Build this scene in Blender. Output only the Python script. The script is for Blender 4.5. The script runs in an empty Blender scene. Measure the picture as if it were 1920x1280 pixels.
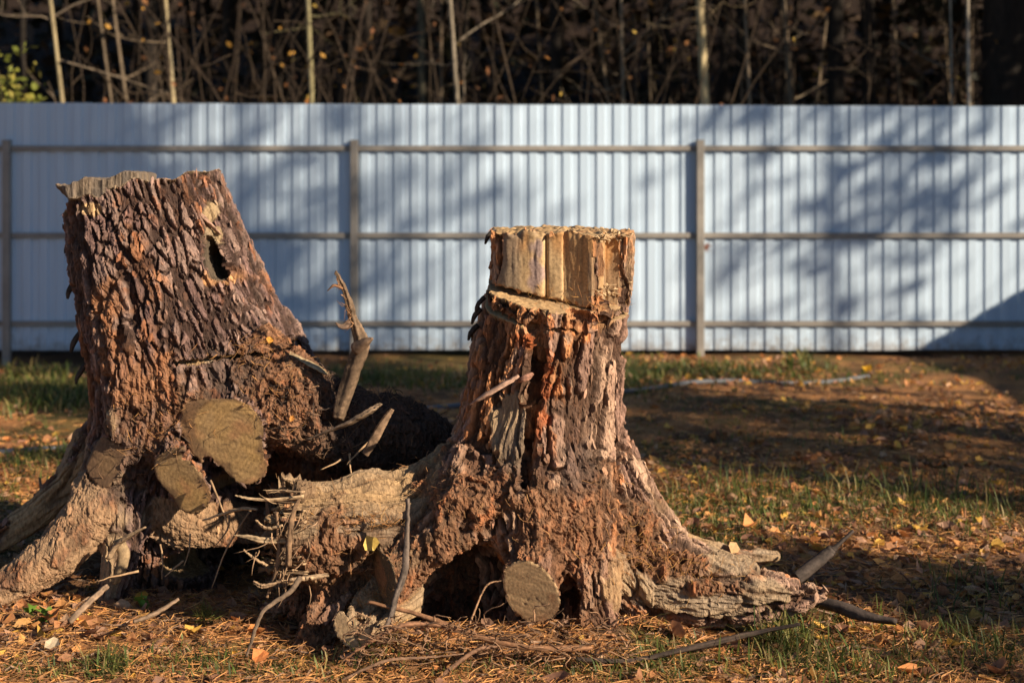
import bpy, math, random
import numpy as np
from mathutils import Vector

# ------------------------------------------------------------------ camera, sky, sun, exposure
SC = bpy.context.scene
COL = SC.collection
FPX, HOR, CAMH = 2667.0, 360.0, 1.28          # focal length in photo pixels, horizon row, camera height
cam_d = bpy.data.cameras.new('camera')
cam = bpy.data.objects.new('camera', cam_d); COL.objects.link(cam)
cam.location = (0, 0, CAMH); cam.rotation_euler = (math.radians(90), 0, 0)
cam_d.sensor_width = 36.0; cam_d.lens = 50.0
cam_d.shift_y = -(640 - HOR) / 1920.0
cam_d.clip_start = 0.05; cam_d.clip_end = 500
cam_d.dof.use_dof = True; cam_d.dof.focus_distance = 4.12; cam_d.dof.aperture_fstop = 2.8
SC.camera = cam

SUN_AZ, SUN_EL = math.radians(57), math.radians(25.5)   # azimuth measured from behind the camera to the right
SUNV = Vector((math.cos(SUN_EL)*math.sin(SUN_AZ), -math.cos(SUN_EL)*math.cos(SUN_AZ), math.sin(SUN_EL)))
world = bpy.data.worlds.new('World'); SC.world = world; world.use_nodes = True
wn = world.node_tree.nodes; wl = world.node_tree.links
bg = wn['Background']; sky = wn.new('ShaderNodeTexSky')
sky.sky_type = 'NISHITA'; sky.sun_disc = False
sky.sun_elevation = SUN_EL; sky.dust_density = 0.3; sky.ozone_density = 3.5
sky.sun_rotation = math.atan2(SUNV.x, SUNV.y)
wl.new(sky.outputs['Color'], bg.inputs['Color']); bg.inputs['Strength'].default_value = 0.05
sl = bpy.data.lights.new('sun', 'SUN'); sl.energy = 5.0; sl.angle = math.radians(0.53); sl.color = (1.0, 0.84, 0.64)
so = bpy.data.objects.new('sun', sl); COL.objects.link(so)
so.rotation_euler = (-SUNV).to_track_quat('-Z', 'Y').to_euler(); so.location = (12, -8, 12)
SC.view_settings.view_transform = 'Standard'; SC.view_settings.look = 'None'
SC.view_settings.exposure = 0.85; SC.view_settings.gamma = 1.0
SC.view_settings.use_curve_mapping = False
SC.render.engine = 'CYCLES'
SC.cycles.use_denoising = True
SC.cycles.max_bounces = 5; SC.cycles.diffuse_bounces = 3; SC.cycles.glossy_bounces = 2

rng = np.random.default_rng(11)
random.seed(5)

# ------------------------------------------------------------------ helpers
def W(px, py, d):                                  # the point at distance d that a photo position stands for (used to take measurements)
    return np.array([(px-960)*d/FPX, d, CAMH-(py-HOR)*d/FPX])

RT = np.random.default_rng(99).random(65536).astype(np.float32)
def hsh(ix, iy, iz, k=0):
    return RT[(ix*7919 + iy*15731 + iz*26951 + k*40503 + (ix*iy & 255)*127) & 65535]

def vnoise(p, k=0):                                # value noise, -1..1
    p = np.asarray(p, np.float32); i = np.floor(p).astype(np.int32); f = p - i
    u = f*f*f*(f*(f*6-15)+10)
    r = 0
    for dx in (0, 1):
        wx = u[..., 0] if dx else 1-u[..., 0]
        for dy in (0, 1):
            wy = wx*(u[..., 1] if dy else 1-u[..., 1])
            for dz in (0, 1):
                wz = u[..., 2] if dz else 1-u[..., 2]
                r = r + wy*wz*hsh(i[..., 0]+dx, i[..., 1]+dy, i[..., 2]+dz, k)
    return r*2-1

def fbm(p, o=4, k=0):
    p = np.asarray(p, float); a, t, s = 1.0, 0, 0
    for j in range(o):
        t = t + a*vnoise(p*(2.03**j)+j*17.3, k+j); s += a; a *= 0.5
    return t/s*1.6

def voro(p, k=0):                                  # F1, F2, cell random
    p = np.asarray(p, np.float32); i = np.floor(p).astype(np.int32)
    f1 = np.full(len(p), 81.0, np.float32); f2 = f1.copy(); cid = np.zeros(len(p), np.float32)
    for dx in (-1, 0, 1):
        for dy in (-1, 0, 1):
            for dz in (-1, 0, 1):
                a, b, c = i[:, 0]+dx, i[:, 1]+dy, i[:, 2]+dz
                d = (a+hsh(a, b, c, k)-p[:, 0])**2 + (b+hsh(a, b, c, k+1)-p[:, 1])**2 + (c+hsh(a, b, c, k+2)-p[:, 2])**2
                m = d < f1
                f2 = np.where(m, f1, np.minimum(f2, d)); cid = np.where(m, hsh(a, b, c, k+3), cid); f1 = np.where(m, d, f1)
    return np.sqrt(f1), np.sqrt(f2), cid

def ss(a, b, x):
    t = np.clip((x-a)/(b-a), 0, 1); return t*t*(3-2*t)
def mix(a, b, t):
    t = np.asarray(t)[..., None]; return np.asarray(a)*(1-t)+np.asarray(b)*t

def make_mesh(name, V, F, col=None, smooth=True):
    """F: (n,4) or (n,3) index array or a list of such arrays"""
    if not isinstance(F, list): F = [F]
    V = np.asarray(V, np.float32).reshape(-1, 3)
    me = bpy.data.meshes.new(name)
    me.vertices.add(len(V)); me.vertices.foreach_set('co', V.ravel())
    F = [np.asarray(f, np.int32) for f in F if len(f)]
    nl = sum(f.size for f in F); npoly = sum(len(f) for f in F)
    me.loops.add(nl); me.loops.foreach_set('vertex_index', np.concatenate([f.ravel() for f in F]))
    me.polygons.add(npoly)
    tot = np.concatenate([np.full(len(f), f.shape[1], np.int32) for f in F])
    st = np.concatenate([[0], np.cumsum(tot)[:-1]]).astype(np.int32)
    me.polygons.foreach_set('loop_start', st)
    me.polygons.foreach_set('use_smooth', np.full(npoly, smooth))
    if col is not None:
        ca = me.attributes.new('Col', 'FLOAT_COLOR', 'POINT')
        c4 = np.ones((len(V), 4), np.float32); c4[:, :3] = col
        ca.data.foreach_set('color', c4.ravel())
    me.update(calc_edges=True); me.validate()
    return me

def link(name, me, mat=None, parent=None, kind=None, label=None, cat=None, group=None):
    o = bpy.data.objects.new(name, me); COL.objects.link(o)
    if mat is not None and me is not None and not me.materials: me.materials.append(mat)
    if parent is not None: o.parent = parent
    if kind: o['kind'] = kind
    if label: o['label'] = label
    if cat: o['category'] = cat
    if group: o['group'] = group
    return o

def empty(name, loc, label=None, cat=None, group=None, kind=None):
    o = link(name, None, None, None, kind, label, cat, group); o.location = loc
    o.empty_display_size = 0.1
    return o

class MB:
    def __init__(s): s.V = []; s.F = {3: [], 4: []}; s.C = []; s.n = 0
    def add(s, V, F, C=None):
        V = np.asarray(V, float).reshape(-1, 3); F = np.asarray(F).reshape(-1, np.asarray(F).shape[-1])
        s.V.append(V); s.F[F.shape[1]].append(F+s.n)
        C = np.asarray((0.5, 0.5, 0.5) if C is None else C, float)
        s.C.append(np.broadcast_to(C, V.shape) if C.ndim == 1 else C); s.n += len(V)
    def box(s, a, b, C=None):
        (x0, y0, z0), (x1, y1, z1) = a, b
        V = [(x, y, z) for x in (x0, x1) for y in (y0, y1) for z in (z0, z1)]
        s.add(V, [(0, 1, 3, 2), (4, 6, 7, 5), (0, 4, 5, 1), (2, 3, 7, 6), (0, 2, 6, 4), (1, 5, 7, 3)], C)
    def tubes(s, P, R, S=5, C=None, squash=1.0, cap=True, rnd=0.0):
        """P (N,K,3) paths, R (N,K) radii"""
        P = np.asarray(P, float); R = np.asarray(R, float)
        if P.ndim == 2: P = P[None]; R = R[None]
        N, K = P.shape[:2]
        T = np.gradient(P, axis=1); T /= np.linalg.norm(T, axis=2, keepdims=True)+1e-9
        ref = P[:, -1]-P[:, 0]; ref /= np.linalg.norm(ref, axis=1, keepdims=True)+1e-9
        up = np.where(np.abs(ref[:, 2:3]) < 0.8, np.array([[0, 0, 1.0]]), np.array([[0, 1.0, 0]]))
        A = np.cross(T, up[:, None, :]); A /= np.linalg.norm(A, axis=2, keepdims=True)+1e-9
        B = np.cross(T, A)
        th = np.arange(S)*2*math.pi/S
        rr = R[:, :, None, None]
        if rnd: rr = rr*(1+rnd*(rng.random((N, K, S, 1))-.5)*2)
        V = P[:, :, None, :]+rr*(A[:, :, None, :]*np.cos(th)[None, None, :, None]+B[:, :, None, :]*np.sin(th)[None, None, :, None]*squash)
        k = np.arange(K-1)[:, None]; j = np.arange(S)[None, :]
        q = np.stack([k*S+j, k*S+(j+1) % S, (k+1)*S+(j+1) % S, (k+1)*S+j], -1).reshape(-1, 4)
        F = (q[None]+(np.arange(N)*K*S)[:, None, None]).reshape(-1, 4)
        Cc = None
        if C is not None:
            C = np.asarray(C, float)
            if C.ndim == 1: C = np.broadcast_to(C, (N, 3))
            Cc = np.broadcast_to(C[:, None, None, :], V.shape).reshape(-1, 3)
        s.add(V, F, Cc)
        if cap and S > 3:
            for end in (0, K-1):
                cV = P[:, end]; base = s.n
                ring = V[:, end]                                  # N,S,3
                VV = np.concatenate([ring, cV[:, None]], 1)
                j = np.arange(S)
                t = np.stack([j, (j+1) % S, np.full(S, S)], -1)
                if end == 0: t = t[:, ::-1]
                FF = (t[None]+(np.arange(N)*(S+1))[:, None, None]).reshape(-1, 3)
                s.add(VV, FF, None if C is None else np.broadcast_to(C[:, None, :], VV.shape).reshape(-1, 3))
    def ribbons(s, P, Wd, side, C=None):
        """P (N,K,3), Wd (N,K) half widths, side (N,3)"""
        N, K = P.shape[:2]
        V = np.stack([P-side[:, None]*Wd[..., None], P+side[:, None]*Wd[..., None]], 2)
        k = np.arange(K-1)
        q = np.stack([2*k, 2*k+1, 2*k+3, 2*k+2], -1)
        F = (q[None]+(np.arange(N)*2*K)[:, None, None]).reshape(-1, 4)
        Cc = None if C is None else np.broadcast_to(np.asarray(C, float).reshape(-1, 1, 1, 3), V.shape).reshape(-1, 3)
        s.add(V, F, Cc)
    def mesh(s, name, smooth=True):
        F = [np.concatenate(s.F[k]) for k in (3, 4) if s.F[k]]
        return make_mesh(name, np.concatenate(s.V), F, np.concatenate(s.C), smooth)

# ------------------------------------------------------------------ materials
def new_mat(name):
    m = bpy.data.materials.new(name); m.use_nodes = True
    nt = m.node_tree; b = nt.nodes['Principled BSDF']
    return m, nt, b
def N(nt, t, **kw):
    n = nt.nodes.new(t)
    for k, v in kw.items():
        if k in n.inputs: n.inputs[k].default_value = v
        else: setattr(n, k, v)
    return n

def attr_mat(name, rough=0.85, var=0.35, scale=60.0, stretch=(1, 1, 1), bump=0.4, bdist=0.004, spec=0.25, trans=0.0):
    """per-piece colour attribute broken up by procedural noise, with fine relief"""
    m, nt, b = new_mat(name); L = nt.links.new
    at = N(nt, 'ShaderNodeAttribute'); at.attribute_name = 'Col'
    tc = N(nt, 'ShaderNodeTexCoord'); mp = N(nt, 'ShaderNodeMapping'); mp.inputs['Scale'].default_value = stretch
    L(tc.outputs['Object'], mp.inputs['Vector'])
    no = N(nt, 'ShaderNodeTexNoise', Scale=scale, Detail=6.0, Roughness=0.65); L(mp.outputs[0], no.inputs['Vector'])
    mr = N(nt, 'ShaderNodeMapRange'); mr.inputs['From Min'].default_value = 0.3; mr.inputs['From Max'].default_value = 0.7
    mr.inputs['To Min'].default_value = 1-var; mr.inputs['To Max'].default_value = 1+var
    L(no.outputs['Fac'], mr.inputs['Value'])
    vm = N(nt, 'ShaderNodeVectorMath', operation='SCALE'); L(at.outputs['Color'], vm.inputs[0]); L(mr.outputs[0], vm.inputs['Scale'])
    L(vm.outputs[0], b.inputs['Base Color'])
    b.inputs['Roughness'].default_value = rough; b.inputs['Specular IOR Level'].default_value = spec
    if bump:
        bp = N(nt, 'ShaderNodeBump', Strength=bump, Distance=bdist); L(no.outputs['Fac'], bp.inputs['Height']); L(bp.outputs[0], b.inputs['Normal'])
    if trans:
        tr = N(nt, 'ShaderNodeBsdfTranslucent'); L(vm.outputs[0], tr.inputs['Color'])
        ms = N(nt, 'ShaderNodeMixShader', Fac=trans); out = nt.nodes['Material Output']
        L(b.outputs[0], ms.inputs[1]); L(tr.outputs[0], ms.inputs[2]); L(ms.outputs[0], out.inputs['Surface'])
    return m

M_STUMP = attr_mat('weathered_stump', 0.85, 0.5, 110, (1, 1, 0.4), 1.0, 0.009, 0.25)
M_CUT = attr_mat('sawn_wood', 0.78, 0.34, 130, (1, 1, 1), 0.35, 0.003, 0.25)
M_CHIP = attr_mat('bark_chip', 0.85, 0.3, 140, (1, 1, 0.5), 0.5, 0.003, 0.25)
M_TWIG = attr_mat('twig_bark', 0.8, 0.35, 110, (1, 1, 1), 0.5, 0.003, 0.3)
M_LEAF = attr_mat('dry_leaf', 0.65, 0.25, 120, (1, 1, 1), 0.3, 0.002, 0.3, trans=0.25)
M_GRASS = attr_mat('grass_blade', 0.55, 0.15, 50, (1, 1, 1), 0.0, 0, 0.35, trans=0.35)
M_NEEDLE = attr_mat('pine_needle', 0.6, 0.2, 60, (1, 1, 1), 0.0, 0, 0.35)
M_TREE = attr_mat('tree_bark', 0.85, 0.45, 22, (1, 1, 0.3), 0.8, 0.02, 0.2)
M_CROWN = attr_mat('tree_foliage', 0.6, 0.2, 5, (1, 1, 1), 0, 0, 0.3, trans=0.2)
M_SOIL = attr_mat('litter_soil', 0.95, 0.5, 45, (1, 1, 1), 0.8, 0.012, 0.1)

def metal_sheet():
    m, nt, b = new_mat('pale_painted_sheet'); L = nt.links.new
    tc = N(nt, 'ShaderNodeTexCoord'); mp = N(nt, 'ShaderNodeMapping'); mp.inputs['Scale'].default_value = (9, 9, 0.7)
    L(tc.outputs['Object'], mp.inputs['Vector'])
    no = N(nt, 'ShaderNodeTexNoise', Scale=1.0, Detail=5.0, Roughness=0.6); L(mp.outputs[0], no.inputs['Vector'])
    cr = N(nt, 'ShaderNodeValToRGB'); L(no.outputs['Fac'], cr.inputs['Fac'])
    cr.color_ramp.elements[0].position = 0.3; cr.color_ramp.elements[0].color = (0.435, 0.545, 0.66, 1)
    cr.color_ramp.elements[1].position = 0.7; cr.color_ramp.elements[1].color = (0.52, 0.63, 0.745, 1)
    # rust run-off under a weld beside the middle post
    sp = N(nt, 'ShaderNodeVectorMath', operation='DISTANCE'); mp2 = N(nt, 'ShaderNodeMapping')
    mp2.inputs['Scale'].default_value = (1, 0, 0.7); L(tc.outputs['Object'], mp2.inputs['Vector'])
    L(mp2.outputs[0], sp.inputs[0]); sp.inputs[1].default_value = (1.575, 0, 0.83*0.7)
    n2 = N(nt, 'ShaderNodeTexNoise', Scale=45.0, Detail=4.0); L(tc.outputs['Object'], n2.inputs['Vector'])
    ad = N(nt, 'ShaderNodeMath', operation='MULTIPLY_ADD'); L(n2.outputs['Fac'], ad.inputs[0]); ad.inputs[1].default_value = 0.09; L(sp.outputs['Value'], ad.inputs[2])
    mr = N(nt, 'ShaderNodeMapRange'); mr.inputs['From Min'].default_value = 0.075; mr.inputs['From Max'].default_value = 0.055
    L(ad.outputs[0], mr.inputs['Value'])
    mx = N(nt, 'ShaderNodeMixRGB'); L(mr.outputs[0], mx.inputs['Fac']); L(cr.outputs[0], mx.inputs['Color1']); mx.inputs['Color2'].default_value = (0.16, 0.06, 0.03, 1)
    sx = N(nt, 'ShaderNodeSeparateXYZ'); L(tc.outputs['Object'], sx.inputs[0])
    n3 = N(nt, 'ShaderNodeTexNoise', Scale=14.0, Detail=6.0, Roughness=0.7); L(tc.outputs['Object'], n3.inputs['Vector'])
    md = N(nt, 'ShaderNodeMath', operation='MULTIPLY_ADD'); L(n3.outputs['Fac'], md.inputs[0]); md.inputs[1].default_value = 0.5; L(sx.outputs['Z'], md.inputs[2])
    mm = N(nt, 'ShaderNodeMapRange'); mm.inputs['From Min'].default_value = 0.36; mm.inputs['From Max'].default_value = 0.20; mm.inputs['To Max'].default_value = 0.75; L(md.outputs[0], mm.inputs['Value'])
    m4 = N(nt, 'ShaderNodeMixRGB'); L(mm.outputs[0], m4.inputs['Fac']); L(mx.outputs[0], m4.inputs['Color1']); m4.inputs['Color2'].default_value = (0.2, 0.15, 0.1, 1)
    L(m4.outputs[0], b.inputs['Base Color'])
    b.inputs['Roughness'].default_value = 0.42; b.inputs['Specular IOR Level'].default_value = 0.4
    return m
def steel(name, c1, c2, rust):
    m, nt, b = new_mat(name); L = nt.links.new
    tc = N(nt, 'ShaderNodeTexCoord'); no = N(nt, 'ShaderNodeTexNoise', Scale=7.0, Detail=6.0, Roughness=0.7); L(tc.outputs['Object'], no.inputs['Vector'])
    cr = N(nt, 'ShaderNodeValToRGB'); L(no.outputs['Fac'], cr.inputs['Fac'])
    e = cr.color_ramp.elements; e[0].position = 0.3; e[0].color = (*c1, 1); e[1].position = 0.66; e[1].color = (*c2, 1)
    x = e.new(0.76); x.color = (*rust, 1)
    L(cr.outputs[0], b.inputs['Base Color']); b.inputs['Roughness'].default_value = 0.6
    return m
M_SHEET = metal_sheet()
M_STEEL = steel('primed_steel', (0.20, 0.18, 0.16), (0.30, 0.275, 0.24), (0.24, 0.13, 0.07))
M_HOSE = steel('grey_plastic_pipe', (0.08, 0.09, 0.105), (0.125, 0.13, 0.145), (0.11, 0.095, 0.08))

# ------------------------------------------------------------------ ground
FY = 11.5                                             # distance of the fence
def gz(x, y):
    x = np.asarray(x, float); y = np.asarray(y, float)
    p = np.stack([x, y, np.zeros_like(x)], -1)
    z = 0.022*vnoise(p*0.9, 3)+0.012*vnoise(p*2.7, 4)
    z = z - 0.045*ss(6, 11, y) - 0.075*ss(-1.5, -4.0, x)*ss(8, 11, y)
    # bank of soil and root mat thrown up in front of the right stump, hollow behind it
    z = z + 0.075*np.exp(-((y-3.93-0.05*x)/0.10)**2)*ss(-0.55, -0.3, x)*ss(0.65, 0.35, x)
    z = z - 0.07*np.exp(-((y-4.22)/0.16)**2)*ss(-0.75, -0.4, x)*ss(0.2, 0.05, x)
    z = z - 0.06*np.exp(-((y-4.75)/0.2)**2-((x+1.0)/0.35)**2)
    z = z + np.where(y > 24, 0.34*(np.sqrt((y-24)**2+36)-6), 0.0)
    return z

def axis(lo, hi, fine, far, n):
    a = np.arange(lo, hi+1e-6, fine)
    g = np.geomspace(fine*2, far, n)
    return a, g
ax, gx = axis(-3.2, 3.2, 0.022, 150, 34); ay, gy = axis(3.4, 9.0, 0.022, 140, 46)
xs = np.concatenate([ax[0]-gx[::-1], ax, ax[-1]+gx]); ys = np.concatenate([ay[0]-np.geomspace(0.04, 60, 20)[::-1], ay, ay[-1]+gy])
X, Y = np.meshgrid(xs, ys, indexing='ij'); Z = gz(X, Y)
Pg = np.stack([X, Y, Z], -1).reshape(-1, 3)
near = (np.abs(Pg[:, 0]) < 3.3) & (Pg[:, 1] < 9.2) & (Pg[:, 1] > 3.3)
Pg[near, 2] += 0.010*fbm(Pg[near]*14, 3, 8)+0.006*np.abs(vnoise(Pg[near]*38, 9))
cg = np.empty_like(Pg)
soil = np.array((0.14, 0.075, 0.04)); litter = np.array((0.36, 0.175, 0.07)); green = np.array((0.055, 0.07, 0.018)); forest = np.array((0.026, 0.016, 0.010))
n1 = fbm(Pg*np.array([1.6, 1.6, 0]), 3, 21); n2 = fbm(Pg*np.array([5, 5, 0]), 3, 25)
cg[:] = mix(soil, litter, ss(-0.5, 0.5, n2)); cg = mix(cg, green, 0.6*ss(0.15, 0.6, n1))
cg = mix(cg, forest, ss(FY, FY+1.0, Pg[:, 1]))
nx_, ny_ = len(xs), len(ys)
ii, jj = np.meshgrid(np.arange(nx_-1), np.arange(ny_-1), indexing='ij'); a_ = (ii*ny_+jj).ravel()
Fg = np.stack([a_, a_+ny_, a_+ny_+1, a_+1], -1)
ground = link('ground', make_mesh('ground', Pg, Fg, cg), M_SOIL, kind='structure')
ground['label'] = 'leaf strewn brown ground with thin grass around the stumps'

# ------------------------------------------------------------------ fences
PITCH, RD = 0.1366, 0.0115
def sheet_mesh(x0, nrib, z0, z1):
    xs_, ys_ = [], []
    for k in range(nrib):
        b = x0+k*PITCH
        for dx, dy in ((0, 0), (0.066, 0), (0.071, RD), (0.128, RD)):
            xs_.append(b+dx); ys_.append(dy)
    xs_.append(x0+nrib*PITCH+0.012); ys_.append(0.0)
    xs_ = np.array(xs_); ys_ = np.array(ys_); n = len(xs_)
    V = np.concatenate([np.stack([xs_, ys_+t, np.full(n, z)], -1) for z in (z0, z1) for t in (0, 0.0012)])
    k = np.arange(n-1); q = lambda a, b: np.stack([k+a*n, k+1+a*n, k+1+b*n, k+b*n], -1)
    F = np.concatenate([q(0, 2), q(3, 1), q(2, 3), q(1, 0), np.array([[0, 2*n, 3*n, n], [n-1, 2*n-1, 4*n-1, 3*n-1]])])
    return make_mesh('sheet', V, F, None, False)
def build_fence(root, posts, xlo, xhi, rails_z, post_top, base):
    # sheets of eight ribs, lapped edge to edge
    x = xlo; k = 0
    while x < xhi:
        nr = min(8, int(round((xhi-x)/PITCH)))
        if nr < 1: break
        o = link('metal_sheet', sheet_mesh(x, nr, 0.0+0.004*(k % 2), 1.985-0.0035*x), M_SHEET, root)
        o.location = (0, 0.0016*(k % 2), 0); x += nr*PITCH; k += 1
    for (a, b) in zip(posts[:-1], posts[1:]):
        for z in rails_z:
            mb = MB(); mb.box((a+0.031, -0.022, z-0.021), (b-0.031, -0.002, z+0.021)); o = link('rail', mb.mesh('rail', False), M_STEEL, root)
            bv = o.modifiers.new('edge', 'BEVEL'); bv.width = 0.003; bv.segments = 2
    for a in posts:
        mb = MB(); g = base(a)
        mb.box((a-0.030, -0.058, g-0.15), (a+0.030, -0.0025, post_top)); o = link('post', mb.mesh('post', False), M_STEEL, root)
        bv = o.modifiers.new('edge', 'BEVEL'); bv.width = 0.005; bv.segments = 2
        mb = MB(); mb.box((a-0.032, -0.060, post_top+0.0005), (a+0.032, -0.0025, post_top+0.0055)); link('post_cap', mb.mesh('post_cap', False), M_STEEL, root)
fence = empty('sheet_metal_fence', (0, FY, 0), 'pale blue grey corrugated metal fence behind the two stumps', 'fence')
sc_ = FPX/FY
PX = lambda p: (p-960)/sc_
posts = [PX(15)-2.80, PX(15), PX(665), PX(1312), PX(1312)+2.80, 6.66]
build_fence(fence, posts, posts[0]-2.0, 6.68, [CAMH-(278-HOR)/sc_, CAMH-(441-HOR)/sc_, CAMH-(606-HOR)/sc_], CAMH-(264-HOR)/sc_,
            lambda a: float(gz(a, FY)))
side = empty('side_fence', (6.74, FY-0.06, 0), 'corrugated metal fence running forward from the right corner', 'fence')
side.rotation_euler = (0, 0, math.radians(-90))
build_fence(side, [2.8*k+0.06 for k in range(9)], 0.02, 22.4, [1.63, 0.93, 0.22], 1.69, lambda a: -0.05)

# the grey pipe lying on the grass
hp = [W(-260, 868, 6.75), W(-60, 862, 6.82), W(60, 857, 6.9), W(160, 850, 7.0), W(500, 800, 7.75), W(900, 750, 8.75), W(1170, 730, 9.22), W(1290, 717, 9.55), W(1420, 708, 9.8), W(1560, 699, 10.05), W(1640, 692, 10.25)]
hp = np.array(hp); t_ = np.linspace(0, len(hp)-1, 60); hp = np.stack([np.interp(t_, np.arange(len(hp)), hp[:, i]) for i in range(3)], -1)
kk = np.ones(7)/7; hs = np.stack([np.convolve(np.pad(hp[:, i], 3, 'edge'), kk, 'valid') for i in range(3)], -1)
hs[:, 2] = gz(hs[:, 0], hs[:, 1])+0.012
mb = MB(); mb.tubes(hs, np.full(60, 0.016), 10)
link('plastic_pipe', mb.mesh('plastic_pipe'), M_HOSE, label='thin grey plastic pipe snaking across the grass to the fence', cat='pipe')

# ------------------------------------------------------------------ the wood behind the fence
def limb(p0, d, L_, r0, K=7, wob=0.12, up=0.0, r1=0.25):
    d = np.array(d, float); d /= np.linalg.norm(d); P = [np.array(p0, float)]
    for i in range(K-1):
        d = d + rng.normal(0, wob, 3)+np.array([0, 0, up]); d /= np.linalg.norm(d)
        P.append(P[-1]+d*L_/(K-1))
    return np.array(P), np.linspace(r0, r0*r1, K)
def at_path(P, t):
    f = t*(len(P)-1); i = min(int(f), len(P)-2); return P[i]*(1-(f-i))+P[i+1]*(f-i)

def crown_mesh(name, c, rad, n, size, cols, lump=14, seed=1):
    r = np.random.default_rng(seed)
    cen = r.normal(0, 0.42, (lump, 3))*np.array(rad)+np.array(c)
    which = r.integers(0, lump, n)
    p = cen[which]+r.normal(0, 0.22, (n, 3))*np.array(rad)
    u = r.normal(0, 1, (n, 3)); u /= np.linalg.norm(u, axis=1, keepdims=True)
    v = np.cross(u, r.normal(0, 1, (n, 3))); v /= np.linalg.norm(v, axis=1, keepdims=True)
    s = (size*(0.5+r.random(n)))[:, None]
    V = np.stack([p-u*s, p+v*s*0.5, p+u*s, p-v*s*0.5], 1)
    cc = np.array(cols)[r.integers(0, len(cols), n)]*(0.7+0.6*r.random((n, 1)))
    F = np.arange(4*n).reshape(n, 4)
    return make_mesh(name, V.reshape(-1, 3), F, np.repeat(cc, 4, 0), False)

PINEG = [(0.035, 0.05, 0.02), (0.05, 0.06, 0.02), (0.06, 0.05, 0.02)]
crown_a = crown_mesh('crown', (0, 0, 10.0), (2.2, 2.2, 3.4), 2600, 0.17, PINEG, 22, 1)
crown_b = crown_mesh('crown', (0, 0, 9.0), (1.8, 1.8, 3.6), 2000, 0.16, PINEG, 18, 2)
crown_s = crown_mesh('crown', (0, 0, 6.8), (1.0, 1.0, 1.2), 260, 0.06, [(0.25, 0.17, 0.03), (0.2, 0.11, 0.03)], 12, 3)

def trunk_mesh(h, w, lean, bend, col, col2, S=12):
    K = 16; t = np.linspace(0, 1, K)
    P = np.stack([lean*t*h+bend*np.sin(t*5.0+1), 0.3*bend*np.sin(t*7), t*h-0.4], -1)
    P[:, 0] -= P[4, 0]
    R = w*(1.05-0.75*t); R[0] *= 1.25
    mb = MB(); mb.tubes(P, R, S, None, rnd=0.06)
    me_c = np.where((rng.random(mb.n) < 0.3)[:, None], np.array(col2), np.array(col))
    mb.C = []; tot = 0
    for v in mb.V: mb.C.append(me_c[tot:tot+len(v)]); tot += len(v)
    return mb.mesh('trunk'), P
def branch_mesh(P, n, tlo, thi, L_, r, col, up=0.03, sub=3):
    mb = MB()
    for i in range(n):
        t = rng.uniform(tlo, thi); a = rng.uniform(0, 2*math.pi)
        q, R = limb(at_path(P, t), (math.cos(a), math.sin(a), rng.uniform(-0.25, 0.6)), L_*rng.uniform(.5, 1.2), r*rng.uniform(.6, 1.2), 7, 0.2, up)
        mb.tubes(q, R, 4, col, cap=False)
        for j in range(sub):
            q2, R2 = limb(at_path(q, rng.uniform(.3, .9)), rng.normal(0, 1, 3)+[math.cos(a), math.sin(a), .3], L_*rng.uniform(.2, .45), r*0.45, 5, 0.25, up)
            mb.tubes(q2, R2, 3, col, cap=False)
    return mb.mesh('branches')

def tree(name, px, d, w_px, label, col, col2, lean=0.0, bend=0.05, h=13.0, crown=None, nb=8, group='trees of the wood behind the fence', bt=(.15, .55), bl=1.2, bcol=None):
    x = (px-960)*d/FPX; z = float(gz(x, d))
    r = empty(name, (x, d, z), label, 'tree', group)
    w = w_px*d/FPX/2
    me, P = trunk_mesh(h, w, lean, bend, col, col2)
    link('trunk', me, M_TREE, r)
    if nb: link('branches', branch_mesh(P, nb, bt[0], bt[1], bl, max(0.012, w*0.16), bcol or col), M_TREE, r, kind='stuff')
    if crown is not None:
        c = link('crown', crown, M_CROWN, r); c.rotation_euler = (0, 0, rng.uniform(0, 6)); s = rng.uniform(.9, 1.15); c.scale = (s, s, h/13 if h > 9 else 1)
    return r

PALE, PALE2 = (0.30, 0.24, 0.135), (0.19, 0.15, 0.09)
GREY, GREY2 = (0.17, 0.15, 0.11), (0.10, 0.09, 0.065)
DARK, DARK2 = (0.018, 0.014, 0.011), (0.028, 0.021, 0.016)
tree('sapling', 128, 14.6, 11, 'pale thin sapling leaning right at the far left above the fence', PALE, PALE2, -0.085, 0.05, 8, crown_s, 9, bl=1.5, bcol=(0.22, 0.17, 0.12))
tree('sapling', 331, 15.6, 12, 'pale straight sapling above the tall left stump', PALE, GREY, -0.06, 0.03, 8.5, crown_s, 8, bcol=(0.2, 0.15, 0.1))
tree('sapling', 1322, 15.2, 21, 'pale yellowish tree trunk, brightest of those above the fence', (0.46, 0.37, 0.21), (0.34, 0.27, 0.15), -0.02, 0.07, 10, crown_s, 6, bcol=(0.25, 0.19, 0.11))
tree('sapling', 587, 17.0, 13, 'slim greenish trunk above the gap between the stumps and first inner post', (0.22, 0.19, 0.10), GREY, -0.02, 0.04, 9, crown_s, 5)
tree('sapling', 862, 16.2, 11, 'curved grey sapling bending left, left of the right stump', (0.23, 0.19, 0.14), GREY, 0.03, 0.16, 8, crown_s, 7)
tree('sapling', 1172, 16.8, 8, 'very thin grey sapling above the right stump top', (0.25, 0.2, 0.14), GREY, 0.03, 0.09, 7.5, crown_s, 7)
tree('sapling', 1412, 16.4, 9, 'thin brown sapling right of the brightest pale trunk', (0.28, 0.21, 0.14), GREY, 0.01, 0.1, 7.5, crown_s, 8)
tree('sapling', 1490, 17.4, 10, 'slender sapling with forked grey top left of the black trunks', (0.24, 0.19, 0.13), GREY, 0.0, 0.11, 7.5, crown_s, 7)
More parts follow.
